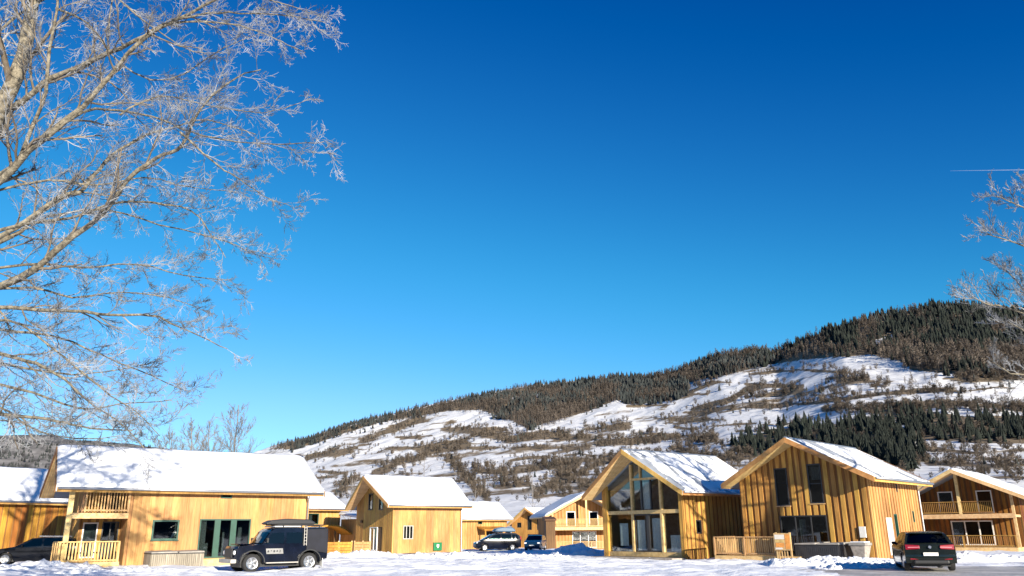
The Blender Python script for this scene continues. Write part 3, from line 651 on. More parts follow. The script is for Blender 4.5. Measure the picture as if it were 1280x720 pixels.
m1 = MB(); m1.box((W_ / 2 + .352, -.27, .02), (W_ / 2 + .42, YB - .25, .235)); m1.build('deck_edge', 'beam', rt)
for y in (-.15, 1.4, YB - .4):
    m1 = MB(); m1.box((W_ / 2 + .15, y, -.4), (W_ / 2 + .30, y + .15, -.052)); m1.build('deck_foot', 'beam', rt)
railing(rt, (W_ / 2 + .30, -.2), (W_ / 2 + .30, YB - .3), .20, 1.30, .155, .07)
railing(rt, (xb, -.2), (W_ / 2 + .25, -.2), .20, 1.30, .155, .07)
m1 = MB(); m1.tube([(W_ / 2 + .5, L_ - .3, 4.0), (W_ / 2 + .42, L_ - .2, 3.7), (W_ / 2 + .1, L_ - .12, 3.5), (W_ / 2 + .1, L_ - .1, .1)], .05, 8); m1.build('downpipe', 'gutter', rt, smooth=True)
hA = h

# ---- house C: golden chalet in the middle
rt, h = house('C', 'compact golden chalet with snowy roof and dark slit windows under its steep gable')
W_, L_, He, Hr = h[4], h[5], h[6] - .14, h[7] - .14
_, topC = make_roof(rt, W_, L_, He, Hr, h[8] + .35, h[9] + .2, h[10], h[11], h[9], seed=5.1)
fr = lambda u: u + W_ / 2
ops = {'front': [(fr(-1.25), fr(-.35), 3.85, 5.40), (fr(1.05), fr(1.95), 3.80, 5.30), (fr(-.7), fr(1.9), .2, 2.3)], 'right': [(1.07, 2.09, 1.2, 2.4)]}
ws, wC = shell(rt, W_, L_, topC, ops, mats={'right': 'larch_light', 'front': 'larch_gold', 'front_back': 'larch_gold', 'right_back': 'larch_light'}, proud=.016, bw=.38)
make_window(rt, ws['front'], fr(-1.25), fr(-.35), 3.85, 5.40, 'dark_frame'); make_window(rt, ws['front'], fr(1.05), fr(1.95), 3.80, 5.30, 'dark_frame')
make_window(rt, ws['front'], fr(-.7), fr(.9), .2, 2.3, 'white_frame', 2, 1, curtain=[(0, .3, 0, 1), (.6, .8, .3, 1)]); 
m1 = MB(); ws['front'].hexa(m1, fr(.92), fr(1.88), .2, 2.28, -.14, -.04); m1.build('front_door', 'larch_brown', rt)
make_window(rt, ws['right'], 1.07, 2.09, 1.2, 2.4, 'grey_frame', 3, 1, curtain=[(.35, .6, 0, 1)])
m1 = MB(); ws['front'].hexa(m1, fr(-2.8), fr(-2.35), 2.70, 2.95, .03, .16); m1.build('wall_lamp', 'larch_brown', rt, bevel=.03)
m1 = MB(); m1.tube([(W_ / 2 + .1, L_ - .1, 3.9), (W_ / 2 + .1, L_ - .1, .05)], .05, 8); m1.build('downpipe', 'gutter', rt)
ws_ = ws['right']; gb = MB(); ws_.hexa(gb, 4.17, 5.04, .17, .89, .045, .22)
gb = gb.build('green_wall_box', 'green_box', None, bevel=.02); gb.location = rt.location; gb.rotation_euler = rt.rotation_euler
tag(gb, 'small green cabinet with a white mark on the golden chalet wall', 'cabinet')
m1 = MB(); ws_.hexa(m1, 4.48, 4.72, .50, .72, .222, .228); ws_.hexa(m1, 4.55, 4.66, .40, .497, .222, .228); m1.build('white_mark', 'sign_white', gb)
hC = h

# ---- house D: chalet with the glazed gable
rt, h = house('D', 'wooden chalet with fully glazed gable front and dark brown side wall')
W_, L_, He, Hr = h[4], h[5], h[6], h[7]
roofD, topD = make_roof(rt, W_, L_, He, Hr, h[8] + .45, h[9] + .1, h[10], h[11], h[9], snow='streaky', seed=3.3)
ws, wD = shell(rt, W_, L_, topD, {'right': [(1.17, 1.73, 1.58, 2.44)]}, walls=('right', 'rear', 'left'), boards=('right',), mats={'right': 'larch_gold', 'right_back': 'larch_back'})
make_window(rt, ws['right'], 1.17, 1.73, 1.58, 2.44, 'dark_frame')
f = ws['front']; fm = MB(); fr = lambda u: u + W_ / 2
GD = -.30
for (a, b) in ((-3.70, -3.20), (3.36, 3.70)):
    m1 = MB(); n = 2
    f.hexa(m1, fr(a), fr(b), 0, topD(a), -.16, 0, topD(b)); pil = m1.build('wall_pier', 'larch_gold', rt)
    m1 = MB(); w0 = (b - a); f.hexa(m1, fr(a) + .03, fr(a) + w0 * .48, .02, topD(a) - .12, -.005, .045, topD(a + w0 * .48) - .12); m1.build('board', 'larch_gold', pil)
    m1 = MB(); f.hexa(m1, fr(a) + w0 * .54, fr(b) - .02, .02, topD(a + w0 * .54) - .12, -.005, .04, topD(b) - .12); m1.build('board', 'larch_gold', pil)
zt = lambda u: topD(u) - .06
f.hexa(fm, fr(-3.19), fr(3.35), .12, .42, -.30, -.04); f.hexa(fm, fr(-3.19), fr(3.35), 2.90, 3.14, -.30, -.03)
for u, z1 in ((-.85, 5.20), (1.78, 5.20)): f.hexa(fm, fr(u) - .09, fr(u) + .09, .425, 2.895, -.28, -.02); f.hexa(fm, fr(u) - .08, fr(u) + .08, 3.145, zt(u) - .10, -.28, -.02)
f.hexa(fm, fr(-.765), fr(1.695), 5.16, 5.30, -.27, -.03)
f.hexa(fm, fr(-.05), fr(.05), 5.305, zt(0) - .04, -.26, -.05)
gf = fm.build('glazed_front', 'beam', rt)
sl = MB()
for u in (.47,): f.hexa(sl, fr(u) - .07, fr(u) + .07, .43, 2.89, -.24, -.10)
for u in (.02, .86): f.hexa(sl, fr(u) - .05, fr(u) + .05, 3.15, 5.15, -.24, -.10)
for a, b in ((-.76, .40), (.54, 1.69)):
    f.hexa(sl, fr(a), fr(a) + .07, .43, 2.89, -.22, -.11); f.hexa(sl, fr(b) - .07, fr(b), .43, 2.89, -.22, -.11); f.hexa(sl, fr(a) + .07, fr(b) - .07, .43, .52, -.22, -.112); f.hexa(sl, fr(a) + .07, fr(b) - .07, 2.80, 2.89, -.22, -.112)
sl.build('sliding_door_frame', 'dark_frame', gf)
def pane(poly, par):
    m1 = MB(); m1.prism([f.pt(fr(u), v, -.16) for u, v in poly], f.n * -.012); return m1.build('pane', 'clear_glass', par)
e = .02
for a, b in ((-3.19, -.95), (-.75, .42), (.52, 1.68), (1.88, 3.35)): pane([(a + e, .43), (b - e, .43), (b - e, 2.89), (a + e, 2.89)], gf)
for a, b in ((-.76, -.04), (.08, .80), (.92, 1.69)): pane([(a + e, 3.15), (b - e, 3.15), (b - e, 5.15), (a + e, 5.15)], gf)
pane([(-3.19, 3.15), (-.95, 3.15), (-.95, zt(-.95) - .02), (-3.19, zt(-3.19) - .02)], gf); pane([(1.88, 3.15), (3.35, 3.15), (3.35, zt(3.35) - .02), (1.88, zt(1.88) - .02)], gf)
pane([(-.76, 5.31), (-.06, 5.31), (-.06, zt(-.06) - .05), (-.76, zt(-.76) - .02)], gf); pane([(.06, 5.31), (1.69, 5.31), (1.69, zt(1.69) - .0), (.06, zt(.06) - .05)], gf)
m1 = MB(); m1.box((-W_ / 2 + .2, .5, 2.88), (W_ / 2 - .2, L_ - .2, 3.12)); m1.build('upper_floor', 'floor_in', rt)
m1 = MB(); m1.box((-W_ / 2 + .2, 4.2, .13), (W_ / 2 - .2, 4.32, 2.87)); m1.box((-W_ / 2 + .2, 3.2, 3.13), (W_ / 2 - .2, 3.3, 5.0)); m1.build('inner_wall', 'interior', rt)
m1 = MB()
for (a, b, z0, z1) in ((-2.3, -1.5, .8, 2.3), (-.2, .7, 3.2, 5.0), (-.65, .1, .5, 2.5), (.75, 1.55, .5, 2.6), (2.3, 3.2, .5, 1.5)):  # left curtain, plus added pale sheets standing in for reflections on the panes
    n = 12
    for k in range(n):
        u0_, u1_ = lerp(a, b, k / n), lerp(a, b, (k + 1) / n); i0 = len(m1.v); d0_, d1_ = .26 + .03 * math.sin(k * 2.1), .26 + .03 * math.sin((k + 1) * 2.1)
        m1.v += [(u0_, d0_, z0), (u1_, d1_, z0), (u1_, d1_, z1), (u0_, d0_, z1)]; m1.f.append((i0, i0 + 1, i0 + 2, i0 + 3))
m1.build('curtain', 'curtain', gf, fixn=False)
m1 = MB(); m1.box((-3.6, -1.4, -.3), (3.7, -.06, .10)); m1.build('terrace', 'stone', rt)
hD = h

# ---- house E: board-and-batten chalet on the right
rt, h = house('E', 'golden chalet clad in dark-gapped vertical boards with two tall gable windows')
W_, L_, He, Hr = h[4], h[5], h[6], h[7]
_, topE = make_roof(rt, W_, L_, He, Hr, h[8] + .25, h[9] + .25, h[10], h[11], h[9], snow='streaky', seed=8.6)
fr = lambda u: u + W_ / 2
ops = {'front': [(fr(-1.55), fr(-.72), 3.0, 5.25), (fr(.58), fr(1.43), 3.08, 5.38), (fr(-1.48), fr(1.45), .25, 2.42)],
       'right': [(2.0, 2.95, .15, 2.25), (3.25, 3.75, .75, 2.45), (4.20, 4.45, 3.75, 4.25), (6.3, 6.62, 2.0, 2.65)]}
ws, wE = shell(rt, W_, L_, topE, ops, mats={'front': 'larch_gold', 'right': 'larch_light', 'front_back': 'larch_back', 'right_back': 'larch_light'}, proud=.055, bw=.25)
make_window(rt, ws['front'], fr(-1.55), fr(-.72), 3.0, 5.25, 'dark_frame', 1, 1, .06, sill='beam')
make_window(rt, ws['front'], fr(.58), fr(1.43), 3.08, 5.38, 'dark_frame', 1, 2, .06, sill='beam', curtain=[(.1, .95, .60, .92)])
make_window(rt, ws['front'], fr(-1.48), fr(1.45), .25, 2.42, 'dark_frame', 3, 1, .06, name='patio_door', curtain=[(.38, .52, .2, .9)])
m1 = MB(); ws['right'].hexa(m1, 2.01, 2.94, .16, 2.24, -.12, .02); dr = m1.build('front_door', 'door_pale', rt)
m1 = MB(); ws['right'].hexa(m1, 2.80, 2.86, 1.05, 1.25, .022, .07); m1.build('handle', 'chrome', dr)
make_window(rt, ws['right'], 3.25, 3.75, .75, 2.45, 'green_frame'); make_window(rt, ws['right'], 4.20, 4.45, 3.75, 4.25, 'dark_frame', fw=.04); make_window(rt, ws['right'], 6.3, 6.62, 2.0, 2.65, 'green_frame', fw=.05)
m1 = MB(); ws['front'].hexa(m1, fr(3.30), fr(3.65), 1.15, 1.75, .06, .16); m1.build('meter_box', 'white_frame', rt, bevel=.01)
m1 = MB(); m1.tube([(W_ / 2 + .55, L_ - .2, 4.2), (W_ / 2 + .12, L_ - .12, 3.9), (W_ / 2 + .12, L_ - .12, .05)], .05, 8); m1.build('downpipe', 'gutter', rt)
# deck with slatted rail in front of the gable
m1 = MB(); m1.box((-W_ / 2 - .6, -2.6, -.25), (W_ / 2 - 3.2, -.06, .16)); m1.build('deck', 'beam', rt)
railing(rt, (-W_ / 2 - .6, -2.55), (-.55, -2.55), .17, 1.22, .125, .075)
railing(rt, (-W_ / 2 - .6, -.1), (-W_ / 2 - .6, -2.5), .17, 1.22, .125, .075)
hE = h

# ---- simple far chalets
def far_house(key, label, ops, wins, mats=None, boards=('front', 'right'), objs=False, seed=0.0, dp=0.4, snow='full', pitch=.42):
    rt, h = house(key, label); W_, L_ = h[4], h[5]
    _, top = make_roof(rt, W_, L_, h[6] - .12, h[7] - .12, h[8] + dp, h[9], h[10], h[11], h[9], seed=seed, snow=snow)
    ws, wl = shell(rt, W_, L_, top, ops, mats=mats or {'front': 'larch_gold', 'right': 'larch_light', 'front_back': 'larch_gold', 'right_back': 'larch_gold'}, objs=objs, boards=boards, proud=.025, bw=.33, pitch=pitch)
    for wl_, a, b, z0, z1, fr_ in wins: make_window(rt, ws[wl_], a, b, z0, z1, fr_, curtain=[(.1, .5, 0, 1)])
    return rt, h, ws, top
rtB, hB, wsB, topB = far_house('B', 'pale chalet with green window and snowy roof behind the golden chalet', {'right': [(4.6, 5.9, 2.9, 4.0)]}, [('right', 4.6, 5.9, 2.9, 4.0, 'green_frame')], seed=11)
m1 = MB()          # arched porch roof
arc = [(W_ / 2 + .02, 0)]
pts_a = [(5.0 + 4.2 * t, 2.65 - 1.2 * t * t + .35 * math.sin(t * 3.1)) for t in np.linspace(0, 1, 9)]
for (y0_, z0_), (y1_, z1_) in zip(pts_a[:-1], pts_a[1:]): m1.hexa([(4.08, y0_, z0_ - .14), (6.6, y0_, z0_ - .14), (6.6, y1_, z1_ - .14), (4.08, y1_, z1_ - .14), (4.08, y0_, z0_), (6.6, y0_, z0_), (6.6, y1_, z1_), (4.08, y1_, z1_)])
m1.build('porch_roof', 'larch_orange', rtB)
for y_ in (5.3, 6.6): 
    m1 = MB(); m1.box((6.3, y_, -.2), (6.45, y_ + .15, 2.2)); m1.build('porch_post', 'larch_brown', rtB)
m1 = MB(); m1.box((4.1, 8.6, -.1), (8.0, 11.2, 3.4)); m1.build('annex_wall', 'larch_light', rtB)
m1 = MB(); m1.hexa([(3.6, 8.3, 3.9), (8.5, 8.3, 3.42), (8.5, 11.6, 3.42), (3.6, 11.6, 3.9), (3.6, 8.3, 4.2), (8.5, 8.3, 3.7), (8.5, 11.6, 3.7), (3.6, 11.6, 4.2)]); m1.build('annex_snow', 'roof_snow', rtB, bevel=.1)
rtC2, hC2, wsC2, topC2 = far_house('C2', 'distant pale chalet with small canopy beside the car with a roof box', {'right': [(3.6, 4.3, 3.45, 3.9), (5.0, 6.4, .2, 2.4)]}, [('right', 3.6, 4.3, 3.45, 3.9, 'green_frame'), ('right', 5.0, 6.4, .2, 2.4, 'dark_frame')], seed=13)
m1 = MB(); W2 = hC2[4] / 2; m1.hexa([(W2, 3.4, 2.95), (W2 + 2.2, 3.4, 2.55), (W2 + 2.2, 7.6, 2.55), (W2, 7.6, 2.95), (W2, 3.4, 3.15), (W2 + 2.2, 3.4, 2.75), (W2 + 2.2, 7.6, 2.75), (W2, 7.6, 3.15)]); m1.build('canopy', 'larch_orange', rtC2)
for y_ in (3.6, 7.3):
    m1 = MB(); m1.box((W2 + 1.9, y_, -.2), (W2 + 2.05, y_ + .15, 2.56)); m1.build('canopy_post', 'larch_orange', rtC2)
wF = HOUSES['F'][4]
rtF, hF, wsF, topF = far_house('F', 'small distant chalet with narrow windows behind the blue car', {'front': [(wF / 2 - .3, wF / 2 + .5, 2.9, 5.2), (wF / 2 + 1.6, wF / 2 + 2.4, 2.9, 4.6), (1.2, 2.0, 3.3, 4.1), (wF / 2 - .3, wF / 2 + 2.6, .2, 2.2)]},
    [('front', wF / 2 - .3, wF / 2 + .5, 2.9, 5.2, 'dark_frame'), ('front', wF / 2 + 1.6, wF / 2 + 2.4, 2.9, 4.6, 'dark_frame'), ('front', 1.2, 2.0, 3.3, 4.1, 'dark_frame'), ('front', wF / 2 - .3, wF / 2 + 2.6, .2, 2.2, 'dark_frame')], seed=17)
rtZ, hZ, wsZ, topZ = far_house('Z', 'orange brown chalet with snowy roof behind the black estate car', {'right': [(1.0, 2.4, .2, 2.3)]}, [('right', 1.0, 2.4, .2, 2.3, 'dark_frame')],
    mats={'right': 'larch_orange', 'front': 'larch_orange', 'right_back': 'larch_back', 'front_back': 'larch_back'}, objs=True, seed=19)
WZ = hZ[4] / 2
m1 = MB(); m1.box((WZ + .05, -.6, 2.5), (WZ + 1.1, 3.2, 2.7)); m1.build('balcony_floor', 'beam', rtZ)
railing(rtZ, (WZ + 1.05, -.6), (WZ + 1.05, 3.2), 2.7, 3.75, .17, .08); railing(rtZ, (WZ + 1.6, -.6), (WZ + 1.6, 4.2), 0, 1.05, .17, .08)
m1 = MB(); m1.box((WZ + .85, 3.05, -.2), (WZ + 1.03, 3.2, 4.2)); m1.build('balcony_post', 'beam', rtZ)

# ---- loggia gable houses (G, H)
def loggia_house(h, label, seed, light=True, objs=True):
    rt = empty('wooden_chalet', (h[0], h[1], h[2]), h[3], label, 'house', 'wooden holiday chalets'); W_, L_ = h[4], h[5]
    _, top = make_roof(rt, W_, L_, h[6], h[7], h[8], h[9], h[10], h[11], h[9], seed=seed, fascia='beam')
    SB = 2.1; board = 'larch_light' if light else 'larch_shade'; bk = 'larch_gold' if light else 'larch_brown'  # the second, darker set has the loggia shade in its colour
    fr = lambda u: u + W_ / 2
    ops = {'front': [(fr(-2.1), fr(-.9), 2.85, 4.7), (fr(.9), fr(2.1), 2.85, 4.7), (fr(-1.4), fr(1.8), .25, 2.25)]}
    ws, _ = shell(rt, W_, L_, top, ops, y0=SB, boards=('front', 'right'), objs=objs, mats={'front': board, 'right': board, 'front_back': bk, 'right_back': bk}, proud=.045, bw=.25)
    make_window(rt, ws['front'], fr(-2.1), fr(-.9), 2.85, 4.7, 'white_frame', fw=.09); make_window(rt, ws['front'], fr(.9), fr(2.1), 2.85, 4.7, 'white_frame', fw=.09)
    make_window(rt, ws['front'], fr(-1.4), fr(1.8), .25, 2.25, 'white_frame', 3, fw=.09, name='patio_door')
    for sg in (-1, 1):              # cheek walls of the loggia
        w0 = Wall((sg * W_ / 2, SB, 0), (0, -1, 0), (sg, 0, 0)); make_wall(rt, w0, SB - .05, lambda u: top(W_ / 2), ((0.3, SB - .25, .95, 2.3),) if sg > 0 else (), board=board, back=bk, objs=objs) if sg < 0 else None
        m1 = MB(); m1.box((sg * (W_ / 2 - .1) - .1, -.1, -.1), (sg * (W_ / 2 - .1) + .1, .10, top(W_ / 2 - .2) - .0)); m1.build('corner_post', 'beam', rt)
    m1 = MB(); m1.box((-W_ / 2 + .02, .0, 2.47), (W_ / 2 - .02, SB - .01, 2.66)); m1.build('balcony_floor', 'soffit', rt)
    m1 = MB(); m1.box((-W_ / 2 - .02, -.16, 2.40), (W_ / 2 + .02, -.002, 2.76)); m1.build('balcony_beam', 'beam', rt)
    m1 = MB(); m1.box((-.11, -.10, 2.77), (.11, .12, top(0) + .02)); m1.build('king_post', 'beam', rt)
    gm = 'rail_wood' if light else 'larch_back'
    railing(rt, (-W_ / 2 + .2, -.06), (-.12, -.06), 2.77, 3.75, .14, .05, gm, posts=False); railing(rt, (.12, -.06), (W_ * .30, -.06), 2.77, 3.75, .14, .05, gm, posts=False)
    m1 = MB(); m1.box((-W_ / 2, -1.3, -.3), (W_ / 2, SB - .01, .14)); m1.build('deck', 'beam', rt)
    railing(rt, (-W_ / 2 + .3, -1.25), (W_ / 2, -1.25), .15, 1.05, .14, .05, gm)
    return rt, ws, top
hG = list(HOUSES['G']); loggia_house(hG, 'pale gabled chalet with open balcony beyond the glazed chalet', 23, True, objs=False)
hH = [37.43, 69.23, .14, -.72, 7.89, 8.5, 4.0, 6.35, 1.2, .85, 1.08, 1.0]
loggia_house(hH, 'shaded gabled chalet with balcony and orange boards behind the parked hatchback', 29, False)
#SPLIT_FOREST

# ------------------------------------------------------------------ trees on the hillside
def proto_conifer(rs, tiers=6, k=9, lean=0.0):
    V = []; Fc = []
    for i in range(tiers):
        z0 = 0.06 + 0.80 * (i / tiers); z1 = min(1.0, z0 + 0.34 - 0.02 * i); r = 0.185 * (1 - i / tiers) ** 0.85 + 0.018; n = len(V)
        V.append((0, 0, z1)); off = rs.uniform(0, 6.28)
        for j in range(2 * k):
            rr = r * (rs.uniform(.85, 1.15) if j % 2 == 0 else rs.uniform(.40, .65)); t = off + math.pi * j / k
            V.append((rr * math.cos(t), rr * math.sin(t), z0 + (rs.uniform(-.035, .02) if j % 2 == 0 else .03)))
        for j in range(2 * k): Fc.append((n, n + 1 + j, n + 1 + (j + 1) % (2 * k)))
    n = len(V); V += [(.018, 0, 0), (-.009, .016, 0), (-.009, -.016, 0), (0, 0, .4)]; Fc += [(n, n + 1, n + 3), (n + 1, n + 2, n + 3), (n + 2, n, n + 3)]
    return np.array(V), np.array(Fc)
def proto_larch(rs, nb=46, spread=0.2, crown0=0.15, rnd=False):
    V = [(.014, 0, 0), (-.007, .012, 0), (-.007, -.012, 0), (0, 0, 1.0)]; Fc = [(0, 1, 3), (1, 2, 3), (2, 0, 3)]
    for i in range(nb):
        z = rs.uniform(crown0, .93); t = rs.uniform(0, 6.28); prof = (math.sin(math.pi * (z - crown0) / (1.02 - crown0)) ** .7 if rnd else (1 - (z - crown0) / (1.05 - crown0)) ** .8)
        l = spread * prof * rs.uniform(.6, 1.15) + .02; up = rs.uniform(.02, .12) if not rnd else rs.uniform(.05, .25)
        d = np.array([math.cos(t), math.sin(t), 0]); s = np.array([-d[1], d[0], 0]); w = rs.uniform(.008, .018) if rnd else rs.uniform(.010, .024)
        n = len(V); b0 = np.array([0, 0, z]); tip = b0 + d * l + np.array([0, 0, up]); mid = b0 + d * l * .55 + np.array([0, 0, up * .35])
        V += [tuple(b0), tuple(mid + s * w), tuple(tip), tuple(mid - s * w + np.array([0, 0, -.02]))]; Fc += [(n, n + 1, n + 2), (n, n + 2, n + 3)]
    return np.array(V), np.array(Fc)
rs = random.Random(3)
PROT = {'conifer': [proto_conifer(rs) for _ in range(5)], 'larch': [proto_larch(rs) for _ in range(5)], 'round': [proto_larch(rs, 84, .34, .10, True) for _ in range(4)]}
def merge_trees(name, items, kind, mat, label):
    """items: (x, y, z, height, widthfactor) -> one mesh"""
    Vs = []; Fs = []; base = 0; items = np.array(items); pr = PROT[kind]
    which = np.random.randint(0, len(pr), len(items)); ang = np.random.uniform(0, 6.28, len(items))
    for k, (V, Fc) in enumerate(pr):
        I = items[which == k]; a = ang[which == k]
        if not len(I): continue
        c, s = np.cos(a)[:, None], np.sin(a)[:, None]; h = I[:, 3][:, None]; w = h * I[:, 4][:, None]
        X = (V[None, :, 0] * c - V[None, :, 1] * s) * w + I[:, 0][:, None]; Y = (V[None, :, 0] * s + V[None, :, 1] * c) * w + I[:, 1][:, None]; Z = V[None, :, 2] * h + I[:, 2][:, None]
        P = np.stack([X, Y, Z], -1).reshape(-1, 3); Fa = (Fc[None] + (np.arange(len(I)) * len(V))[:, None, None]).reshape(-1, 3) + base
        Vs.append(P); Fs.append(Fa); base += len(P)
    o = np_mesh(name, np.concatenate(Vs), np.concatenate(Fs), mat); o['kind'] = 'stuff'; tag(o, label, 'trees'); return o
def pick(poly, n, rs_):
    xs = [p[0] for p in poly]; ys = [p[1] for p in poly]; out = []
    while len(out) < n:
        x, y = rs_.uniform(min(xs), max(xs)), rs_.uniform(min(ys), max(ys))
        if in_poly(np.array([x]), np.array([y]), poly)[0]: out.append((x, y))
    return out
def place(px, py, hm, hv_=.42, wf=1.0, cap=99):
    px += random.gauss(0, 5); py += random.gauss(0, 2.2)
    r = hill_from_px(px, py)
    if r is None: return None
    q = hill_z(*r); hm = min(hm, cap / 1086 * math.hypot(q[0], q[1]))
    return (q[0], q[1], q[2] - .3, hm * random.uniform(1 - hv_, 1 + hv_), wf * random.uniform(1.0, 1.45))
con_top, con_far, lar_far, lar_near, shr = [], [], [], [], []
rs = random.Random(11)
def gapped(x, y): return in_poly(np.array([x]), np.array([y]), POLY['gap'])[0] or in_poly(np.array([x]), np.array([y]), POLY['midgap'])[0]
for x, y in pick(POLY['top'], 5600, rs):
    if gapped(x, y): continue
    low = y > 436 and fbm(x * .02, y * .02, 1) > -.25
    cl = fbm(x * .03, y * .05, 4) > (.25 if not low else -.3)
    it = place(x, y, 12)
    if it: (lar_far if cl else con_top).append(it)
for x, y in pick([(1040, 447), (1130, 440), (1280, 452), (1420, 452), (1420, 474), (1280, 471), (1200, 469), (1140, 463), (1125, 453), (1090, 445)], 240, rs):
    it = place(x, y, 19)
    if it: lar_near.append(it)
for x, y in pick(POLY['mid'], 8200, rs):
    if gapped(x, y): continue
    cl = fbm(x * .022, y * .05, 14) > (-.05 if y > 495 else .12)
    it = place(x, y, 12.5)
    if it: (lar_far if cl else con_far).append(it)
RP = [r for r in RIDGE if 345 <= r[0] <= 1400]       # trees breaking the skyline
for k in range(1300):
    x = rs.uniform(345, 1400); y = np.interp(x, [r[0] for r in RP], [r[1] for r in RP]) + rs.uniform(.4, 5)
    it = place(x, y, 10)
    if it: (con_far if rs.random() < .75 else lar_far).append(it)
big = []
for x, y in pick(POLY['dark'], 430, rs):
    it = place(x, y, 11)
    if it: big.append(('conifer', it))
for x, y in pick(POLY['low'], 420, rs):
    it = place(x, y, 9.5, cap=19)
    if it and fbm(x * .03, y * .06, 5) > -.32: big.append(('conifer', it))
    elif it: big.append(('round', (*it[:3], it[3] * .45, it[4] * .8)))
for P, w in STROKES:
    ln = sum(math.hypot(b[0] - a[0], b[1] - a[1]) for a, b in zip(P[:-1], P[1:]))
    for k in range(int(ln * w * .22)):
        i = rs.randrange(len(P) - 1); t = rs.random(); x = lerp(P[i][0], P[i + 1][0], t) + rs.gauss(0, 1); y = lerp(P[i][1], P[i + 1][1], t) + rs.gauss(0, w * .5)
        if x > 1140 and y > 550 and rs.random() < .5: continue
        it = place(x, y, 5 if w < 4 else 7, .5, cap=8)
        if it: (shr if rs.random() < .82 else lar_far if rs.random() < .6 else con_far).append(it)
for k in range(1500):              # loose trees and bushes on the fields
    x, y = rs.uniform(350, 1330), rs.uniform(455, 640)
    r = hill_from_px(x, y)
    if r is None or fbm(x * .02, y * .04, 21) < -.05: continue
    it = place(x, y, rs.choice((3, 4, 6, 9)), .5, cap=9)
    if it: (shr if rs.random() < .7 else lar_far if rs.random() < .5 else con_far).append(it)
for (x0, y0, x1, y1, n) in ((985, 503, 1050, 488, 16), (1050, 490, 1110, 478, 14), (1120, 482, 1190, 478, 18), (1180, 500, 1260, 498, 12), (850, 520, 900, 500, 10), (790, 540, 860, 528, 14), (410, 605, 460, 590, 8), (640, 600, 720, 615, 16), (560, 600, 640, 625, 20), (1150, 592, 1290, 605, 16)):
    for k in range(n):
        t = rs.random(); it = place(lerp(x0, x1, t) + rs.gauss(0, 3), lerp(y0, y1, t) + rs.gauss(0, 3), 9, .3)
        if it: lar_near.append(it)
for k in range(3600):               # woods on the far range
    i_, j_ = rs.randrange(6, 34), rs.randrange(30, 110)
    if fbm(X1[i_, j_] * .004, Z1[i_, j_] * .02, 31) > -.25: con_far.append((X1[i_, j_] + rs.uniform(-14, 14), Y1[i_, j_] + rs.uniform(-14, 14), Z1[i_, j_] - 2, rs.uniform(10, 20), rs.uniform(1, 1.5)))
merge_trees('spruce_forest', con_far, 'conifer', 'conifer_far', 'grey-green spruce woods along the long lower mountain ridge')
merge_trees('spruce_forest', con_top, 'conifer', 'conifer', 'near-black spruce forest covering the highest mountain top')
merge_trees('larch_forest', lar_far, 'larch', 'larch_tree', 'brown leafless larch woods mixed among the mountain spruces')
merge_trees('hedgerow_shrubs', shr, 'round', 'shrub', 'brown bushes and hedges lining the snowy hillside fields')
def tri_mesh(name, V, Fc, mat):
    me = bpy.data.meshes.new(name); me.from_pydata(V.tolist(), [], Fc.tolist()); me.materials.append(M[mat]); return me
PM = {'conifer': [tri_mesh('spruce_crown', *p, 'conifer') for p in PROT['conifer']], 'round': [tri_mesh('bare_crown', *p, 'shrub') for p in PROT['round']], 'larch': [tri_mesh('larch_crown', *p, 'larch_tree') for p in PROT['larch']]}
def single(kind, it, name, label, grp):
    o = bpy.data.objects.new(name, rs.choice(PM[kind])); col.objects.link(o); x, y, z, hh, wf = it
    o.location = (x, y, z); o.scale = (hh * wf, hh * wf, hh); o.rotation_euler = (0, 0, rs.uniform(0, 6.28)); tag(o, label, 'tree', grp); return o
bc = sorted([i for k, i in big if k == 'conifer'], key=lambda i: -i[3] / math.hypot(i[0], i[1])); br_ = [i for k, i in big if k == 'round']
for it in bc[:290]: single('conifer', it, 'spruce_tree', 'dark spruce in the wood halfway up the hillside', 'spruces of the hillside wood')
if bc[290:]: merge_trees('spruce_wood', bc[290:], 'conifer', 'conifer', 'remaining dark spruces massed in the hillside wood')
for it in br_[:200]: single('round', it, 'bare_tree', 'brown leafless tree at the edge of the hillside spruce wood', 'leafless trees of the hillside wood')
for it in lar_near[:290]: single('larch', it, 'larch_tree', 'slender brown leafless larch standing on the snowy hillside', 'larches on the hillside')

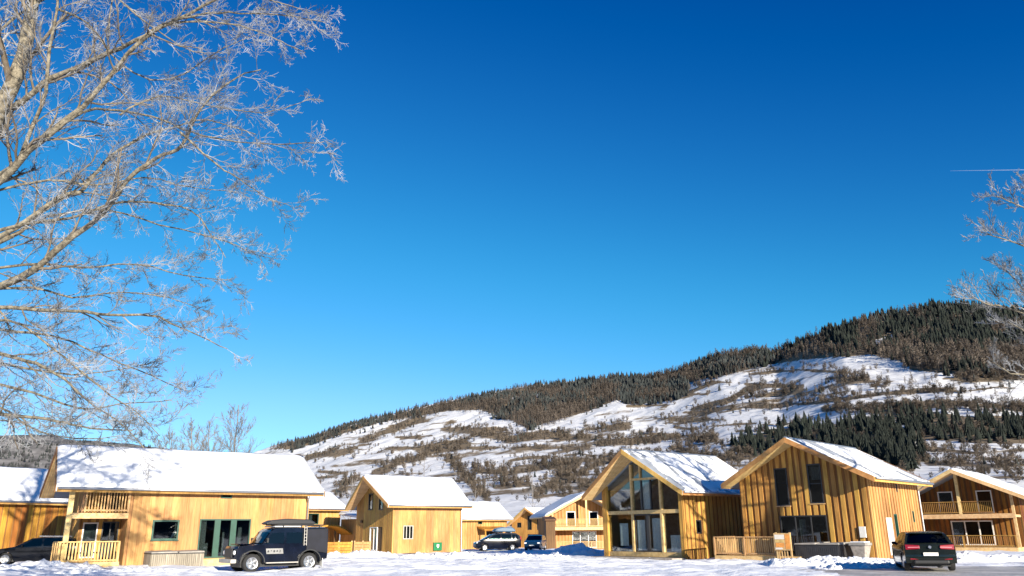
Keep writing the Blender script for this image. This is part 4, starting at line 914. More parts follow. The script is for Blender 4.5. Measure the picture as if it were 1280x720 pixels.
# ------------------------------------------------------------------ bare trees built limb by limb
class Tree:
    def __init__(s, seed, rmin=.006): s.nums = (0, 10, 7); s.rs = random.Random(seed); s.seg = {0: MB(), 1: MB(), 2: MB()}; s.rmin = rmin; s.n = 0
    def add(s, pts, r0, r1, cls, sides):
        k = len(pts); s.seg[cls].tube(pts, [lerp(r0, r1, i / (k - 1)) for i in range(k)], sides, cap=False); s.n += 1
    def grow(s, p, d, ln, r, lv, maxlv, up=0.15, out=None):
        rs = s.rs; n = 5 if lv < maxlv else 3; pts = [Vector(p)]; d = Vector(d).normalized(); st = ln / n
        for i in range(n):
            w = .20 if lv < maxlv else .26
            d = (d + Vector((rs.gauss(0, w), rs.gauss(0, w), rs.gauss(0, w) + up * .25))).normalized(); pts.append(pts[-1] + d * st)
        r1 = max(s.rmin * .6, r * .42); s.add(pts, max(r, s.rmin), r1, 1 if (lv == 1 and r > .022) else 2, 5 if lv == 1 else (4 if lv == 2 else 3))
        if lv < maxlv: s.spawn(pts, r, r1, ln, lv, maxlv, up)
    def spawn(s, pts, r0, r1, ln, lv, maxlv, up=.15, num=None, t0=.18, lf=None):
        rs = s.rs; num = num or s.nums[lv]; k = len(pts) - 1; side = rs.choice((-1, 1))
        for i in range(num):
            t = lerp(t0, 1.0, (i + rs.random() * .9) / num); j = min(k - 1, int(t * k)); f = t * k - j; f = min(1, f)
            p = pts[j].lerp(pts[j + 1], f); d = (pts[j + 1] - pts[j]).normalized()
            perp = d.cross(Vector((rs.gauss(0, 1), rs.gauss(0, 1), rs.gauss(0, 1))))
            if perp.length < 1e-4: continue
            perp.normalize(); perp = (perp + Vector((0, 0, up))).normalized(); a = R(rs.uniform(22, 55)); dd = d * math.cos(a) + perp * math.sin(a)
            l = (lf or ln) * (rs.uniform(.38, .85) if lv == 0 else rs.uniform(.30, .60)) * (1 - .35 * t); s.grow(p, dd, l, lerp(r0, r1, t) * rs.uniform(.4, .62), lv + 1, maxlv, up)
    def limb(s, pts, r0, r1, root, mat, num, lf, maxlv, up=.15, sub=3, wob=.02, name='limb', t0=.1):
        """traced limb: smoothed, its own object"""
        P = [Vector(p) for p in pts]; Q = []
        for i in range(len(P) - 1):
            a, b, c, d = P[max(i - 1, 0)], P[i], P[i + 1], P[min(i + 2, len(P) - 1)]
            for k in range(sub):
                t = k / sub; q = 0.5 * ((2 * b) + (c - a) * t + (2 * a - 5 * b + 4 * c - d) * t * t + (3 * b - a - 3 * c + d) * t ** 3)
                Q.append(q + Vector((s.rs.gauss(0, wob), s.rs.gauss(0, wob), s.rs.gauss(0, wob))))
        Q.append(P[-1]); k = len(Q); m1 = MB(); m1.tube(Q, [lerp(r0, r1, (i / (k - 1)) ** .8) * s.rs.uniform(.92, 1.08) for i in range(k)], 9)
        m1.build(name, mat, root, smooth=True)
        if num: s.spawn(Q, r0 * .8, r1, lf, 0, maxlv, up, num=num, t0=t0, lf=lf)
        return Q
    def finish(s, root, mats=('bark_frost', 'frost')):
        if s.seg[1].v: o = s.seg[1].build('branches', mats[0], root, smooth=True, fixn=False, kind='stuff')
        o = s.seg[2].build('twigs', mats[1], root, smooth=False, fixn=False, kind='stuff')

# big frosted tree at the left, in front of the long chalet
TY = 22.0; TS = TY / 18.0
base = at(-150, 664, TY); base.z = gz(base.x, base.y) - .1
rt = empty('frosted_tree', base, 0, 'large frost-covered bare tree with pale limbs in front of the long chalet', 'tree')
T = Tree(5, .0055)
LDX = 0
def LP(pts, ya, yb): 
    n = len(pts); return [at(px + LDX, py, lerp(ya, yb, i / (n - 1))) - base for i, (px, py) in enumerate(pts)]
trunk = [Vector((0, 0, 0)), at(-120, 560, TY) - base, at(-85, 430, TY) - base, at(-48, 290, TY) - base, at(-12, 165, TY) - base, at(22, 90, TY) - base, at(38, 20, TY) - base, at(52, -70, TY) - base, at(60, -190, TY) - base]
T.limb(trunk, .40, .13, rt, 'bark', 18, 4.2, 3, name='trunk', t0=.45, wob=.015)
LIMBS = [  # polyline in the picture, depth start/end, radius start/end, children, child length
 ([(-30, 225), (16, 208), (38, 163), (57, 115), (62, 62), (71, 10), (74, -60)], 18, 17, .075, .035, 14, 2.4),
 ([(15, 135), (35, 122), (65, 97), (115, 76), (150, 60), (180, 45), (225, 22), (268, 0), (320, -30)], 18, 16.2, .105, .030, 15, 2.6),
 ([(215, 26), (260, 17), (300, 16), (345, 18), (375, 22), (408, 28)], 16.6, 15.6, .036, .009, 10, 1.6),
 ([(205, 30), (250, 27), (300, 32), (335, 44), (360, 56), (382, 66)], 16.7, 17.4, .036, .010, 10, 1.5),
 ([(-40, 255), (5, 222), (35, 190), (70, 160), (105, 131), (140, 92), (170, 58), (203, 31)], 18, 16.7, .13, .05, 14, 2.6),
 ([(40, 187), (104, 140), (149, 139), (191, 146), (229, 161), (264, 172), (312, 179), (365, 179), (405, 177)], 17.5, 15.0, .045, .010, 16, 2.1),
 ([(-60, 372), (0, 357), (36, 342), (58, 324), (89, 296), (120, 276), (142, 250), (163, 222), (194, 198), (222, 187), (233, 170), (243, 149), (257, 128), (295, 97), (326, 87)], 18, 15.5, .12, .016, 18, 2.5),
 ([(-50, 320), (20, 285), (73, 247), (100, 240), (118, 219), (139, 194), (163, 179), (194, 165), (222, 158), (260, 150), (320, 168)], 18.2, 19.5, .085, .016, 15, 2.3),
 ([(-70, 385), (0, 384), (44, 387), (89, 389), (138, 393), (191, 395), (213, 404), (249, 420), (284, 436)], 18, 16.5, .075, .010, 16, 2.0),
 ([(-80, 515), (0, 518), (22, 520), (58, 524), (89, 531), (124, 536), (165, 538)], 18, 16.5, .07, .012, 16, 1.8),
 ([(-80, 425), (0, 442), (44, 455), (80, 474), (107, 500), (147, 526), (180, 560)], 18, 17, .065, .012, 16, 1.9),
 ([(-60, 330), (0, 302), (27, 289), (49, 267), (89, 242), (130, 205), (160, 190)], 18.3, 20.5, .09, .02, 14, 2.4),
 ([(-40, 300), (31, 280), (89, 273), (147, 253), (191, 253), (240, 264), (262, 291), (282, 322)], 18, 17, .055, .010, 16, 2.0),
 ([(60, 270), (130, 262), (200, 280), (284, 302), (311, 315), (342, 324)], 18.4, 19.2, .035, .008, 14, 1.6),
 ([(60, -40), (110, -30), (149, 0), (187, 31), (240, 64), (278, 66)], 18, 19, .05, .010, 12, 1.9),
 ([(150, -60), (139, 3), (134, 59), (120, 100)], 18.5, 19, .035, .012, 8, 1.5),
 ([(150, 143), (200, 120), (260, 132), (330, 140), (390, 122)], 16.2, 17.5, .032, .008, 12, 1.6),
 ([(225, 165), (270, 205), (300, 225), (330, 245), (365, 258)], 15.8, 16.5, .030, .007, 10, 1.5),
 ([(-60, 400), (20, 415), (70, 420), (130, 445), (190, 470), (235, 490)], 18, 19.5, .05, .009, 14, 1.9),
 ([(-90, 480), (-20, 478), (40, 490), (100, 510), (150, 505), (215, 500)], 18, 17.2, .055, .009, 16, 1.8),
 ([(-60, 350), (30, 330), (100, 335), (170, 330), (230, 345), (290, 350)], 18, 18.5, .05, .009, 16, 1.9),
 ([(70, 10), (110, 30), (150, 80), (210, 100), (280, 60), (330, 40)], 17.5, 18.5, .04, .009, 14, 1.8),
 ([(-90, 455), (-20, 452), (40, 462), (90, 468), (150, 462), (205, 450)], 18, 19, .05, .008, 17, 1.8),
 ([(-90, 500), (-10, 505), (50, 540), (110, 548), (150, 545)], 18.5, 19.5, .045, .008, 14, 1.6),
 ([(-70, 410), (10, 400), (60, 430), (120, 480), (170, 515), (200, 545)], 18, 17, .045, .008, 17, 1.8),
 ([(-60, 365), (40, 360), (90, 372), (150, 365), (210, 372), (250, 385)], 18.5, 19.5, .045, .008, 16, 1.8),
 ([(-40, 245), (60, 225), (120, 232), (180, 222), (240, 235), (300, 240)], 18, 19, .045, .008, 16, 1.9),
 ([(-20, 60), (20, 20), (90, -20), (160, -60)], 18, 20, .06, .02, 8, 2.2),
 ([(40, -40), (150, -45), (250, -25), (340, 0), (400, 20)], 18, 18.5, .06, .010, 14, 2.0),
]
for pts, ya, yb, r0, r1, num, lf in LIMBS:
    T.limb(LP(pts, ya * TS, yb * TS), r0 * TS * .84, r1 * TS * .8, rt, 'bark', int(num * 1.2), lf * TS * .9, 3, up=.10, wob=.012)
T.finish(rt)
nl = T.n

# frosted tree at the right edge
RY = 33.0; base = at(1405, 664, RY); base.z = gz(base.x, base.y) - .1
rt = empty('frosted_tree', base, 0, 'frost-tipped bare tree beyond the parked hatchback with clumpy upswept twigs', 'tree')
LDX = 14; T = Tree(9, .008)
trunk = [Vector((0, 0, 0)), at(1392, 560, RY) - base, at(1385, 460, RY) - base, at(1376, 380, RY) - base, at(1370, 320, RY) - base, at(1366, 270, RY) - base]
T.limb(trunk, .36, .08, rt, 'bark', 14, 3.2, 3, name='trunk', t0=.45)
for pts, ya, yb, r0, r1, num, lf in [
 ([(1385, 450), (1330, 425), (1285, 400), (1245, 385), (1215, 378), (1198, 368)], 33, 31.5, .10, .018, 18, 3.2),
 ([(1385, 475), (1335, 470), (1290, 470), (1250, 466), (1225, 450)], 33, 32, .08, .018, 12, 2.6),
 ([(1375, 380), (1320, 340), (1280, 315), (1245, 300), (1212, 290)], 33, 32.5, .10, .018, 18, 3.2),
 ([(1368, 320), (1325, 290), (1285, 270), (1255, 255), (1232, 245)], 33, 31.5, .09, .016, 16, 2.4),
 ([(1366, 285), (1325, 265), (1290, 245), (1268, 232)], 33, 33.5, .08, .016, 13, 2.0),
 ([(1385, 430), (1320, 405), (1275, 372), (1250, 345), (1235, 330)], 33, 35, .09, .018, 16, 3.0),
 ([(1390, 500), (1330, 480), (1290, 440), (1262, 410), (1230, 400)], 33, 34, .08, .018, 14, 2.8),
 ([(1380, 440), (1450, 400), (1500, 330)], 33, 34, .1, .03, 10, 3), ([(1370, 330), (1430, 290), (1460, 250)], 33, 31, .1, .03, 10, 2.4)]:
    T.limb(LP(pts, ya, yb), r0 * .85, r1 * .8, rt, 'bark', num, lf * .82, 3, up=.35, wob=.02)
T.finish(rt)

# leafless trees behind the long chalet's roof
for k, (px, py, Yd, hh, lab) in enumerate(((297, 506, 92, 1, 'tall leafless tree rising behind the snowy roof ridge of the long chalet'), (240, 530, 96, .8, 'low spreading leafless tree beside the taller one behind the long chalet roof'),
        (262, 527, 110, .85, 'thin leafless tree between two others behind the long chalet roof'), (215, 538, 104, .8, 'small leafless tree behind the left part of the long chalet roof'))):
    topp = at(px, py, Yd); g0 = -.3; b0 = Vector((topp.x, Yd, g0)); H0 = topp.z - g0
    rt = empty('bare_tree', b0, 0, lab, 'tree'); T = Tree(40 + k, .016)
    tr = [Vector((0, 0, 0)), Vector((.1, 0, H0 * .25)), Vector((.0, .1, H0 * .5)), Vector((.15, 0, H0 * .75)), Vector((.1, 0, H0))]
    T.limb(tr, .22, .04, rt, 'twig_grey', 0, 1, 2, name='trunk', wob=.05)
    for i in range(20):
        t = lerp(.22, .92, i / 19); a = T.rs.uniform(0, 6.28); p = Vector((0, 0, H0 * t)); l = H0 * .42 * (1.08 - t)
        d = Vector((math.cos(a) * .75, math.sin(a) * .75, .85)); T.grow(p, d, l + .8, .07 * (1.2 - t), 1, 3, .35)
    T.finish(rt, ('twig_grey', 'twig_grey'))
# small leafless trees standing between the chalets
for k, (px, py, Yd, lab) in enumerate(((530, 572, 150, 'thin dark tree behind the golden chalet roof'), (594, 612, 160, 'small leafless tree right behind the golden chalet'), (440, 598, 130, 'bushy leafless tree left of the golden chalet gable'), (665, 590, 200, 'slim leafless tree above the small distant chalet'), (1175, 585, 110, 'thin leafless tree between the two right-hand chalets'))):
    topp = at(px, py, Yd); g0 = gz(topp.x, Yd) - .2; b0 = Vector((topp.x, Yd, g0)); H0 = topp.z - g0
    rt = empty('bare_tree', b0, 0, lab, 'tree'); T = Tree(60 + k, .02)
    T.limb([Vector((0, 0, 0)), Vector((.05, 0, H0 * .5)), Vector((.1, 0, H0))], .14, .03, rt, 'twig_grey', 0, 1, 2, name='trunk', wob=.04)
    for i in range(9):
        t = lerp(.3, .9, i / 8); a = T.rs.uniform(0, 6.28); T.grow(Vector((0, 0, H0 * t)), Vector((math.cos(a) * .7, math.sin(a) * .7, .9)), H0 * .36 * (1.1 - t) + .6, .05, 1, 2, .3)
    T.finish(rt, ('twig_grey', 'twig_grey'))
#SPLIT_CARS

# ------------------------------------------------------------------ vehicles (local: x forward, y left, z up)
def arch(cx, cz, r, n=9):
    return [(cx - r * math.cos(math.pi * i / n), cz + r * math.sin(math.pi * i / n)) for i in range(n + 1)]
class Car:
    def __init__(s, name, loc, heading, label, w, belt, roof, tum, paint, xr, xf, plan=.10, group='parked cars'):
        s.rt = empty(name, loc, heading, label, 'car', group); s.w, s.belt, s.roof, s.tum, s.paint, s.xr, s.xf, s.plan = w, belt, roof, tum, paint, xr, xf, plan
    def half(s, x, z):
        y = s.w; t = (s.xf - .75 - x) if x > 0 else (x - s.xr - .6)
        if t < 0: y -= s.plan * s.w * (t / .75) ** 2
        if z > s.belt: y -= s.tum * (z - s.belt) / (s.roof - s.belt)
        if z < .45: y -= .10 * (.45 - z)
        return y
    def body(s, outline, bevel=.05):
        bm = bmesh.new(); vs = [bm.verts.new((x, -1, z)) for x, z in outline]; f = bm.faces.new(vs)
        r = bmesh.ops.extrude_face_region(bm, geom=[f]); 
        for v in r['geom']:
            if isinstance(v, bmesh.types.BMVert): v.co.y = 1
        for co, no in [((0, k, 0), (0, 1, 0)) for k in (-.7, 0, .7)] + [((0, 0, z), (0, 0, 1)) for z in (.45, .62, s.belt, (s.belt + s.roof) / 2)] + [((x, 0, 0), (1, 0, 0)) for x in (s.xr + .15, s.xr + .6, 0, s.xf - .75, s.xf - .35, s.xf - .12)]:
            bmesh.ops.bisect_plane(bm, geom=bm.verts[:] + bm.edges[:] + bm.faces[:], plane_co=co, plane_no=no)
        for v in bm.verts:
            x, y, z = v.co; v.co.y = y * s.half(x, z)
            c = 1 - abs(y) ** 2
            if z > s.belt: v.co.z += .035 * c
            if x > s.xf - .3: v.co.x += .10 * c * (1 if z > .3 else .5)
            if x < s.xr + .2: v.co.x -= .07 * c
        bmesh.ops.recalc_face_normals(bm, faces=bm.faces); me = bpy.data.meshes.new('body'); bm.to_mesh(me); bm.free()
        me.materials.append(M[s.paint]); me.shade_smooth(); o = bpy.data.objects.new('body', me); col.objects.link(o); o.parent = s.rt
        bv = o.modifiers.new('bevel', 'BEVEL'); bv.width = bevel; bv.segments = 3; bv.limit_method = 'ANGLE'; bv.angle_limit = R(32)
        wn_ = o.modifiers.new('wn', 'WEIGHTED_NORMAL'); s.bodyo = o; return o
    def panel(s, name, poly, mat, sides=(1, -1), out=.006, parent=None, th=.014):
        res = []
        for sg in sides:
            P = [Vector((x, sg * (s.half(x, z) + out), z)) for x, z in poly]
            if sg < 0: P = P[::-1]
            m1 = MB(); m1.prism(P, (0, -sg * th, 0)); res.append(m1.build(name, mat, parent or s.rt))
        return res
    def cross(s, name, a, b, inset, mat, out=.012, n=4, bow=.07, parent=None):
        """pane across the car between (x,z) points a (bottom) and b (top)"""
        m1 = MB(); rows = []
        nx, nz_ = (b[1] - a[1]), -(b[0] - a[0]); l = math.hypot(nx, nz_); nx, nz_ = nx / l, nz_ / l
        if (nx > 0) != (a[0] > 0): nx, nz_ = -nx, -nz_
        for x, z in (a, b):
            y = s.half(x, z) - inset; row = []
            for k in range(n + 1):
                t = lerp(-1, 1, k / n); c = (1 - t * t)
                row.append(Vector((x + nx * out + (bow if a[0] > 0 else -bow) * c, t * y, z + nz_ * out + .02 * c)))
            rows.append(row)
        for k in range(n):
            p = [rows[0][k], rows[0][k + 1], rows[1][k + 1], rows[1][k]]; m1.prism(p, (-nx * .012, 0, -nz_ * .012))
        return m1.build(name, mat, parent or s.rt)
    def wheels(s, xs, r, wd=.21, spokes=5, inset=.03):
        for x in xs:
            for sg in (1, -1):
                y = sg * (s.w - wd / 2 - inset); m1 = MB(); h = wd / 2
                m1.lathe([(r * .64, -h * .3), (r * .66, -h), (r * .90, -h), (r * .985, -h * .75), (r, -h * .3), (r, h * .3), (r * .985, h * .75), (r * .90, h), (r * .66, h), (r * .64, h * .3)], 24, 'y', (x, y, r))
                wh = m1.build('wheel', 'tyre', s.rt, smooth=False)
                m2 = MB(); m2.lathe([(r * .50, h * .35), (r * .56, h * .9), (r * .645, h * .98), (r * .648, h * .35)], 24, 'y', (0, 0, 0)); m2.lathe([(.05, h * .3), (r * .16, h * .85), (.02, h * .95)], 10, 'y')
                for k in range(spokes):
                    a = 2 * math.pi * k / spokes; m2.bar((math.cos(a) * r * .1, h * .72, math.sin(a) * r * .1), (math.cos(a) * r * .63, h * .8, math.sin(a) * r * .63), r * .17, .03, up=(0, 1, 0))
                if sg < 0: m2.v = [(v[0], -v[1], v[2]) for v in m2.v]
                m2.v = [(v[0] + x, v[1] + y, v[2] + r) for v in m2.v]; m2.build('rim', 'rim', wh)
        m1 = MB(); m1.box((s.xr + .25, -s.w + .26, r * .55), (s.xf - .3, s.w - .26, r * 1.9)); m1.build('underbody', 'black_plastic', s.rt)
    def box(s, name, a, b, mat, bevel=.02, parent=None):
        m1 = MB(); m1.box(a, b); return m1.build(name, mat, parent or s.rt, bevel=bevel)

# --- dark hatchback at the right, seen from behind
hd = R(90 - 18); Yc = 32.6; pc = at(1166, 714, Yc)
fx, fy = math.cos(hd), math.sin(hd); cx, cy = pc.x + fx * 2.05, Yc + fy * 2.05
c = Car('parked_hatchback', (cx, cy, gz(cx, cy) + .05), hd, 'dark green-black hatchback with red tail lights in front of the shaded chalet', .94, .90, 1.47, .27, 'paint_green', -2.12, 2.13, .07)
c.body([(-2.06, .30)] + arch(-1.28, .32, .37) + [(-.85, .2), (.85, .2)] + arch(1.32, .32, .37) + [(1.98, .24), (2.10, .36), (2.13, .58), (2.02, .76), (1.75, .88), (1.02, .98), (.25, 1.40), (-.15, 1.46), (-.9, 1.465), (-1.55, 1.40), (-1.66, 1.36), (-1.98, 1.02), (-2.08, .92), (-2.10, .62), (-2.12, .50)])
c.wheels((-1.28, 1.32), .32)
c.panel('side_window', [(-.22, .98), (.78, .99), (.22, 1.36), (-.22, 1.40)], 'car_glass'); c.panel('side_window', [(-1.22, 1.00), (-.32, .98), (-.32, 1.40), (-1.0, 1.37)], 'car_glass')
c.cross('rear_window', (-2.00, 1.03), (-1.68, 1.37), .12, 'car_glass', out=.03); c.cross('windscreen', (1.0, .99), (.28, 1.39), .08, 'car_glass', out=.03)
for sg in (1, -1):
    m1 = MB(); y0, y1 = sg * .36, sg * .86
    m1.hexa([(-2.21, y0, .83), (-2.14, y1 * 1.0, .80), (-1.6, y1 * 1.09, .86), (-2.0, y0, .86), (-2.20, y0, .97), (-2.10, y1 * 1.0, 1.0), (-1.6, y1 * 1.05, .97), (-2.0, y0, .97)]); m1.build('tail_light', 'lamp_red', c.rt, bevel=.02)
    m1 = MB(); m1.hexa([(-2.222, y0, .885), (-2.16, y1 * .9, .875), (-2.0, y1 * .9, .875), (-2.1, y0, .885), (-2.222, y0, .91), (-2.16, y1 * .9, .905), (-2.0, y1 * .9, .905), (-2.1, y0, .91)]); m1.build('light_strip', 'lamp_pink', c.rt)
    c.box('mirror', (.62, sg * .92 - .10, .96), (.76, sg * .92 + .10, 1.08), 'paint_green', .04)
    c.box('reflector', (-2.15, sg * .60 - .14, .44), (-2.10, sg * .60 + .14, .48), 'lamp_red', .005)
c.box('rear_bumper', (-2.205, -.62, .28), (-2.02, .62, .42), 'black_plastic', .05); c.box('number_plate', (-2.235, -.26, .58), (-2.16, .26, .70), 'plate', .004)
m1 = MB(); m1.lathe([(.055, -.01), (.055, .02)], 16, 'z'); m1.v = [(-2.205 - v[2], v[0], .90 + v[1]) for v in m1.v]; m1.build('emblem', 'chrome', c.rt)
c.box('roof_spoiler', (-1.80, -.60, 1.40), (-1.45, .60, 1.45), 'paint_green', .02)
c.panel('door', [(-.25, .30), (.88, .30), (.92, .92), (-.25, .92)], 'paint_green', out=.004); c.panel('door', [(-.95, .30), (-.30, .30), (-.30, .92), (-1.2, .92)], 'paint_green', out=.004)
for sg in (1, -1):
    for x in (-.1, -1.05): c.box('door_handle', (x, sg * .905 - .015, .82), (x + .18, sg * .905 + .015, .85), 'chrome', .005)
c.box('wiper', (-2.04, -.28, 1.04), (-2.02, .12, 1.065), 'black_plastic', .004)

# --- boxy off-road vehicle with roof box by the long chalet
Yc = 41.6; dirx = Vector((-.80, -.60)).normalized(); hd = math.atan2(dirx.y, dirx.x)
pf = at(337, 709, Yc); cx, cy = pf.x + .15, Yc + .35
c = Car('off_road_vehicle', (cx, cy, gz(cx, cy) - .06), hd, 'boxy navy off-road vehicle with roof box and pale door lettering', .88, 1.20, 1.96, .07, 'paint_navy', -2.25, 2.15, .05); c.rt.scale = (1.06, 1.06, 1.04)
c.body([(-2.22, .55)] + arch(-1.30, .42, .50) + [(-.75, .42), (.72, .42)] + arch(1.42, .42, .50) + [(1.95, .52), (2.10, .55), (2.12, 1.05), (2.05, 1.16), (.98, 1.24), (.62, 1.80), (.45, 1.93), (.2, 1.96), (-2.10, 1.98), (-2.24, 1.90)], .04)
c.wheels((-1.30, 1.42), .41, .26, 5, -.03)
for xx in (-1.30, 1.42):              # flared arches
    for sg in (1, -1):
        m1 = MB(); P = [(xx - .56 * math.cos(math.pi * i / 10), .42 + .54 * math.sin(math.pi * i / 10)) for i in range(11)]
        for (x0, z0), (x1, z1) in zip(P[:-1], P[1:]): m1.bar((x0, sg * .90, z0), (x1, sg * .90, z1), .14, .05, up=(x0 - xx, 0, z0 - .42))
        m1.build('wheel_arch', 'grey_frame' if False else 'black_plastic', c.rt)
c.panel('side_window', [(-.02, 1.26), (.86, 1.27), (.56, 1.74), (-.02, 1.76)], 'car_glass'); c.panel('side_window', [(-.98, 1.26), (-.14, 1.26), (-.14, 1.76), (-.98, 1.76)], 'car_glass')
c.cross('windscreen', (.97, 1.27), (.64, 1.76), .08, 'car_glass', out=.03, bow=.04)
c.panel('rear_canopy', [(-2.20, .78), (-1.12, .96), (-1.12, 1.90), (-2.18, 1.93)], 'canvas', out=.075, th=.09)
c.panel('door', [(-.06, .48), (.80, .52), (.90, 1.22), (-.06, 1.22)], 'paint_navy', out=.008)
sg_ = c.panel('door_sign', [(-.02, .80), (.78, .80), (.82, 1.04), (.02, 1.04)], 'sign_grey', out=.022, th=.006)
for so_ in sg_:                        # dark marks on the pale sign, too small to read in the photograph
    s_ = 1 if so_.data.vertices[0].co.y > 0 else -1; m1 = MB()
    for k in range(5): 
        x = .10 + k * .14; m1.box((x, s_ * .907 - .004, .87 + .02 * (k % 2)), (x + .085, s_ * .907 + .002, .90 + .03 * (k % 3))); m1.box((x + .01, s_ * .907 - .004, .93), (x + .07, s_ * .907 + .002, .965))
    m1.build('sign_marks', 'tub_dark', so_)
c.box('bonnet_panel', (1.02, -.55, 1.225), (2.0, .55, 1.262), 'paint_navy', .03); c.box('grille', (2.205, -.52, .66), (2.245, .52, 1.06), 'black_plastic', .01); c.box('front_bumper', (2.12, -.86, .42), (2.38, .86, .60), 'grey_frame', .03)
for s_ in (1, -1):
    m1 = MB(); m1.lathe([(.10, 0), (.10, .05), (.06, .07)], 16, 'z'); m1.v = [(2.16 + v[2], s_ * .68 + v[0], .88 + v[1]) for v in m1.v]; m1.build('headlight', 'lamp_clear', c.rt)
    c.box('mirror', (.78, s_ * 1.02 - .09, 1.30), (.86, s_ * 1.02 + .09, 1.52), 'black_plastic', .02)
    c.box('side_step', (-.75, s_ * .90 - .08, .38), (.78, s_ * .90 + .08, .43), 'grey_frame', .01)
m1 = MB()                               # roof rack
for x in (-1.8, -.9, 0.0): m1.bar((x, -.76, 2.07), (x, .76, 2.07), .05, .04)
for y in (-.74, .74):
    m1.bar((-2.0, y, 2.10), (.3, y, 2.10), .04, .04)
    for x in (-1.8, -.9, 0.0): m1.bar((x, y, 1.96), (x, y, 2.1), .04, .04)
m1.build('roof_rack', 'black_plastic', c.rt)
m1 = MB(); PB = [(-1.55, .0), (-1.6, .10), (-1.3, .24), (-.2, .27), (.55, .20), (.85, .06), (.75, .0)]
m1.prism([Vector((x, .02, 2.12 + z)) for x, z in PB], (0, .74, 0)); m1.build('roof_box', 'black_plastic', c.rt, bevel=.05)
m1 = MB(); m1.prism([Vector((x * .7 - .1, -.66, 2.12 + z * .6)) for x, z in PB], (0, .5, 0)); m1.build('ski_box', 'tub_dark', c.rt, bevel=.04)
m1 = MB()                               # side ladder
for x in (-1.10, -.98): m1.bar((x, .95, 1.15), (x, .90, 2.05), .025, .025)
for k in range(6): m1.bar((-1.10, .945 - k * .007, 1.22 + k * .15), (-.98, .945 - k * .007, 1.22 + k * .15), .02, .02)
m1.v += [(v[0], -v[1], v[2]) for v in list(m1.v)]; n_ = len(m1.v) // 2; m1.f += [tuple(i + n_ for i in f_) for f_ in list(m1.f)]; m1.build('ladder', 'grey_frame', c.rt)
c.box('snow_cap', (-.95, -.70, 2.0), (.40, .70, 2.06), 'roof_snow', .03)
c.box('mud_flap', (-2.0, .62, .18), (-1.97, .90, .55), 'white_frame', .004)

# --- black estate car at the left
Yc = 47.6; pc = at(42, 703, Yc); dv = Vector((-.93, -.36)).normalized(); hd = math.atan2(dv.y, dv.x)
c = Car('parked_estate_car', (pc.x + .1, Yc, gz(pc.x, Yc) + .08), hd, 'black estate car nosed up beside the long chalet porch', .90, .93, 1.46, .17, 'paint_black', -2.25, 2.25)
c.body([(-2.2, .32)] + arch(-1.35, .32, .38) + [(-.85, .2), (.9, .2)] + arch(1.38, .32, .38) + [(2.08, .24), (2.22, .40), (2.22, .62), (2.05, .76), (1.7, .86), (1.0, .96), (.15, 1.40), (-.35, 1.46), (-1.2, 1.45), (-1.85, 1.36), (-2.12, .98), (-2.2, .9), (-2.24, .5)])
c.wheels((-1.35, 1.38), .33)
c.panel('side_window', [(-.3, .99), (.75, .99), (.12, 1.36), (-.3, 1.40)], 'car_glass'); c.panel('side_window', [(-1.25, 1.0), (-.4, .99), (-.4, 1.40), (-1.25, 1.39)], 'car_glass'); c.panel('side_window', [(-1.85, 1.04), (-1.33, 1.0), (-1.33, 1.38), (-1.68, 1.34)], 'car_glass')
c.cross('windscreen', (.98, .97), (.18, 1.38), .09, 'car_glass', out=.03); c.cross('rear_window', (-2.1, 1.0), (-1.88, 1.33), .12, 'car_glass', out=.03)
c.panel('door', [(-.35, .30), (.92, .30), (.95, .92), (-.35, .92)], 'paint_black', out=.004); c.panel('door', [(-1.0, .30), (-.4, .30), (-.4, .92), (-1.3, .92)], 'paint_black', out=.004)
for s_ in (1, -1):
    c.box('headlight', (1.92, s_ * .72 - .12, .66), (2.16, s_ * .72 + .12, .76), 'lamp_clear', .03); c.box('mirror', (.58, s_ * .93 - .09, .96), (.70, s_ * .93 + .09, 1.07), 'paint_black', .03); c.box('tail_light', (-2.24, s_ * .72 - .12, .8), (-2.1, s_ * .72 + .12, .95), 'lamp_red', .02)
c.box('front_bumper', (2.15, -.7, .25), (2.30, .7, .5), 'black_plastic', .04)
m1 = MB()
for s_ in (1, -1): m1.bar((-1.6, s_ * .62, 1.50), (-.1, s_ * .62, 1.52), .04, .04)
m1.build('roof_rails', 'chrome', c.rt)

# --- people carrier with roof box and small blue car between the far chalets
Yc = 84.0; pc = at(621, 688, Yc); dv = Vector((-.97, -.24)).normalized(); hd = math.atan2(dv.y, dv.x)
c = Car('parked_minivan', (pc.x, Yc, gz(pc.x, Yc)), hd, 'dark people carrier with a blue roof box near the distant canopy', .92, 1.02, 1.68, .16, 'paint_navy', -2.35, 2.3)
c.body([(-2.3, .34)] + arch(-1.4, .33, .40) + [(-.85, .22), (.95, .22)] + arch(1.42, .33, .40) + [(2.1, .26), (2.28, .42), (2.27, .68), (2.1, .85), (1.65, .98), (.55, 1.55), (-.1, 1.67), (-1.8, 1.66), (-2.15, 1.45), (-2.3, 1.0)])
c.wheels((-1.4, 1.42), .34)
c.panel('side_window', [(-.2, 1.08), (1.1, 1.08), (.5, 1.48), (-.2, 1.58)], 'car_glass'); c.panel('side_window', [(-1.3, 1.08), (-.3, 1.08), (-.3, 1.58), (-1.3, 1.58)], 'car_glass'); c.panel('side_window', [(-2.05, 1.1), (-1.4, 1.08), (-1.4, 1.57), (-1.95, 1.52)], 'car_glass')
c.cross('windscreen', (1.6, 1.01), (.6, 1.53), .09, 'car_glass', out=.03); c.cross('rear_window', (-2.27, 1.1), (-2.14, 1.45), .12, 'car_glass', out=.03)
m1 = MB(); PB = [(-1.5, .0), (-1.6, .15), (-1.3, .42), (-.2, .46), (.45, .34), (.75, .10), (.6, .0)]
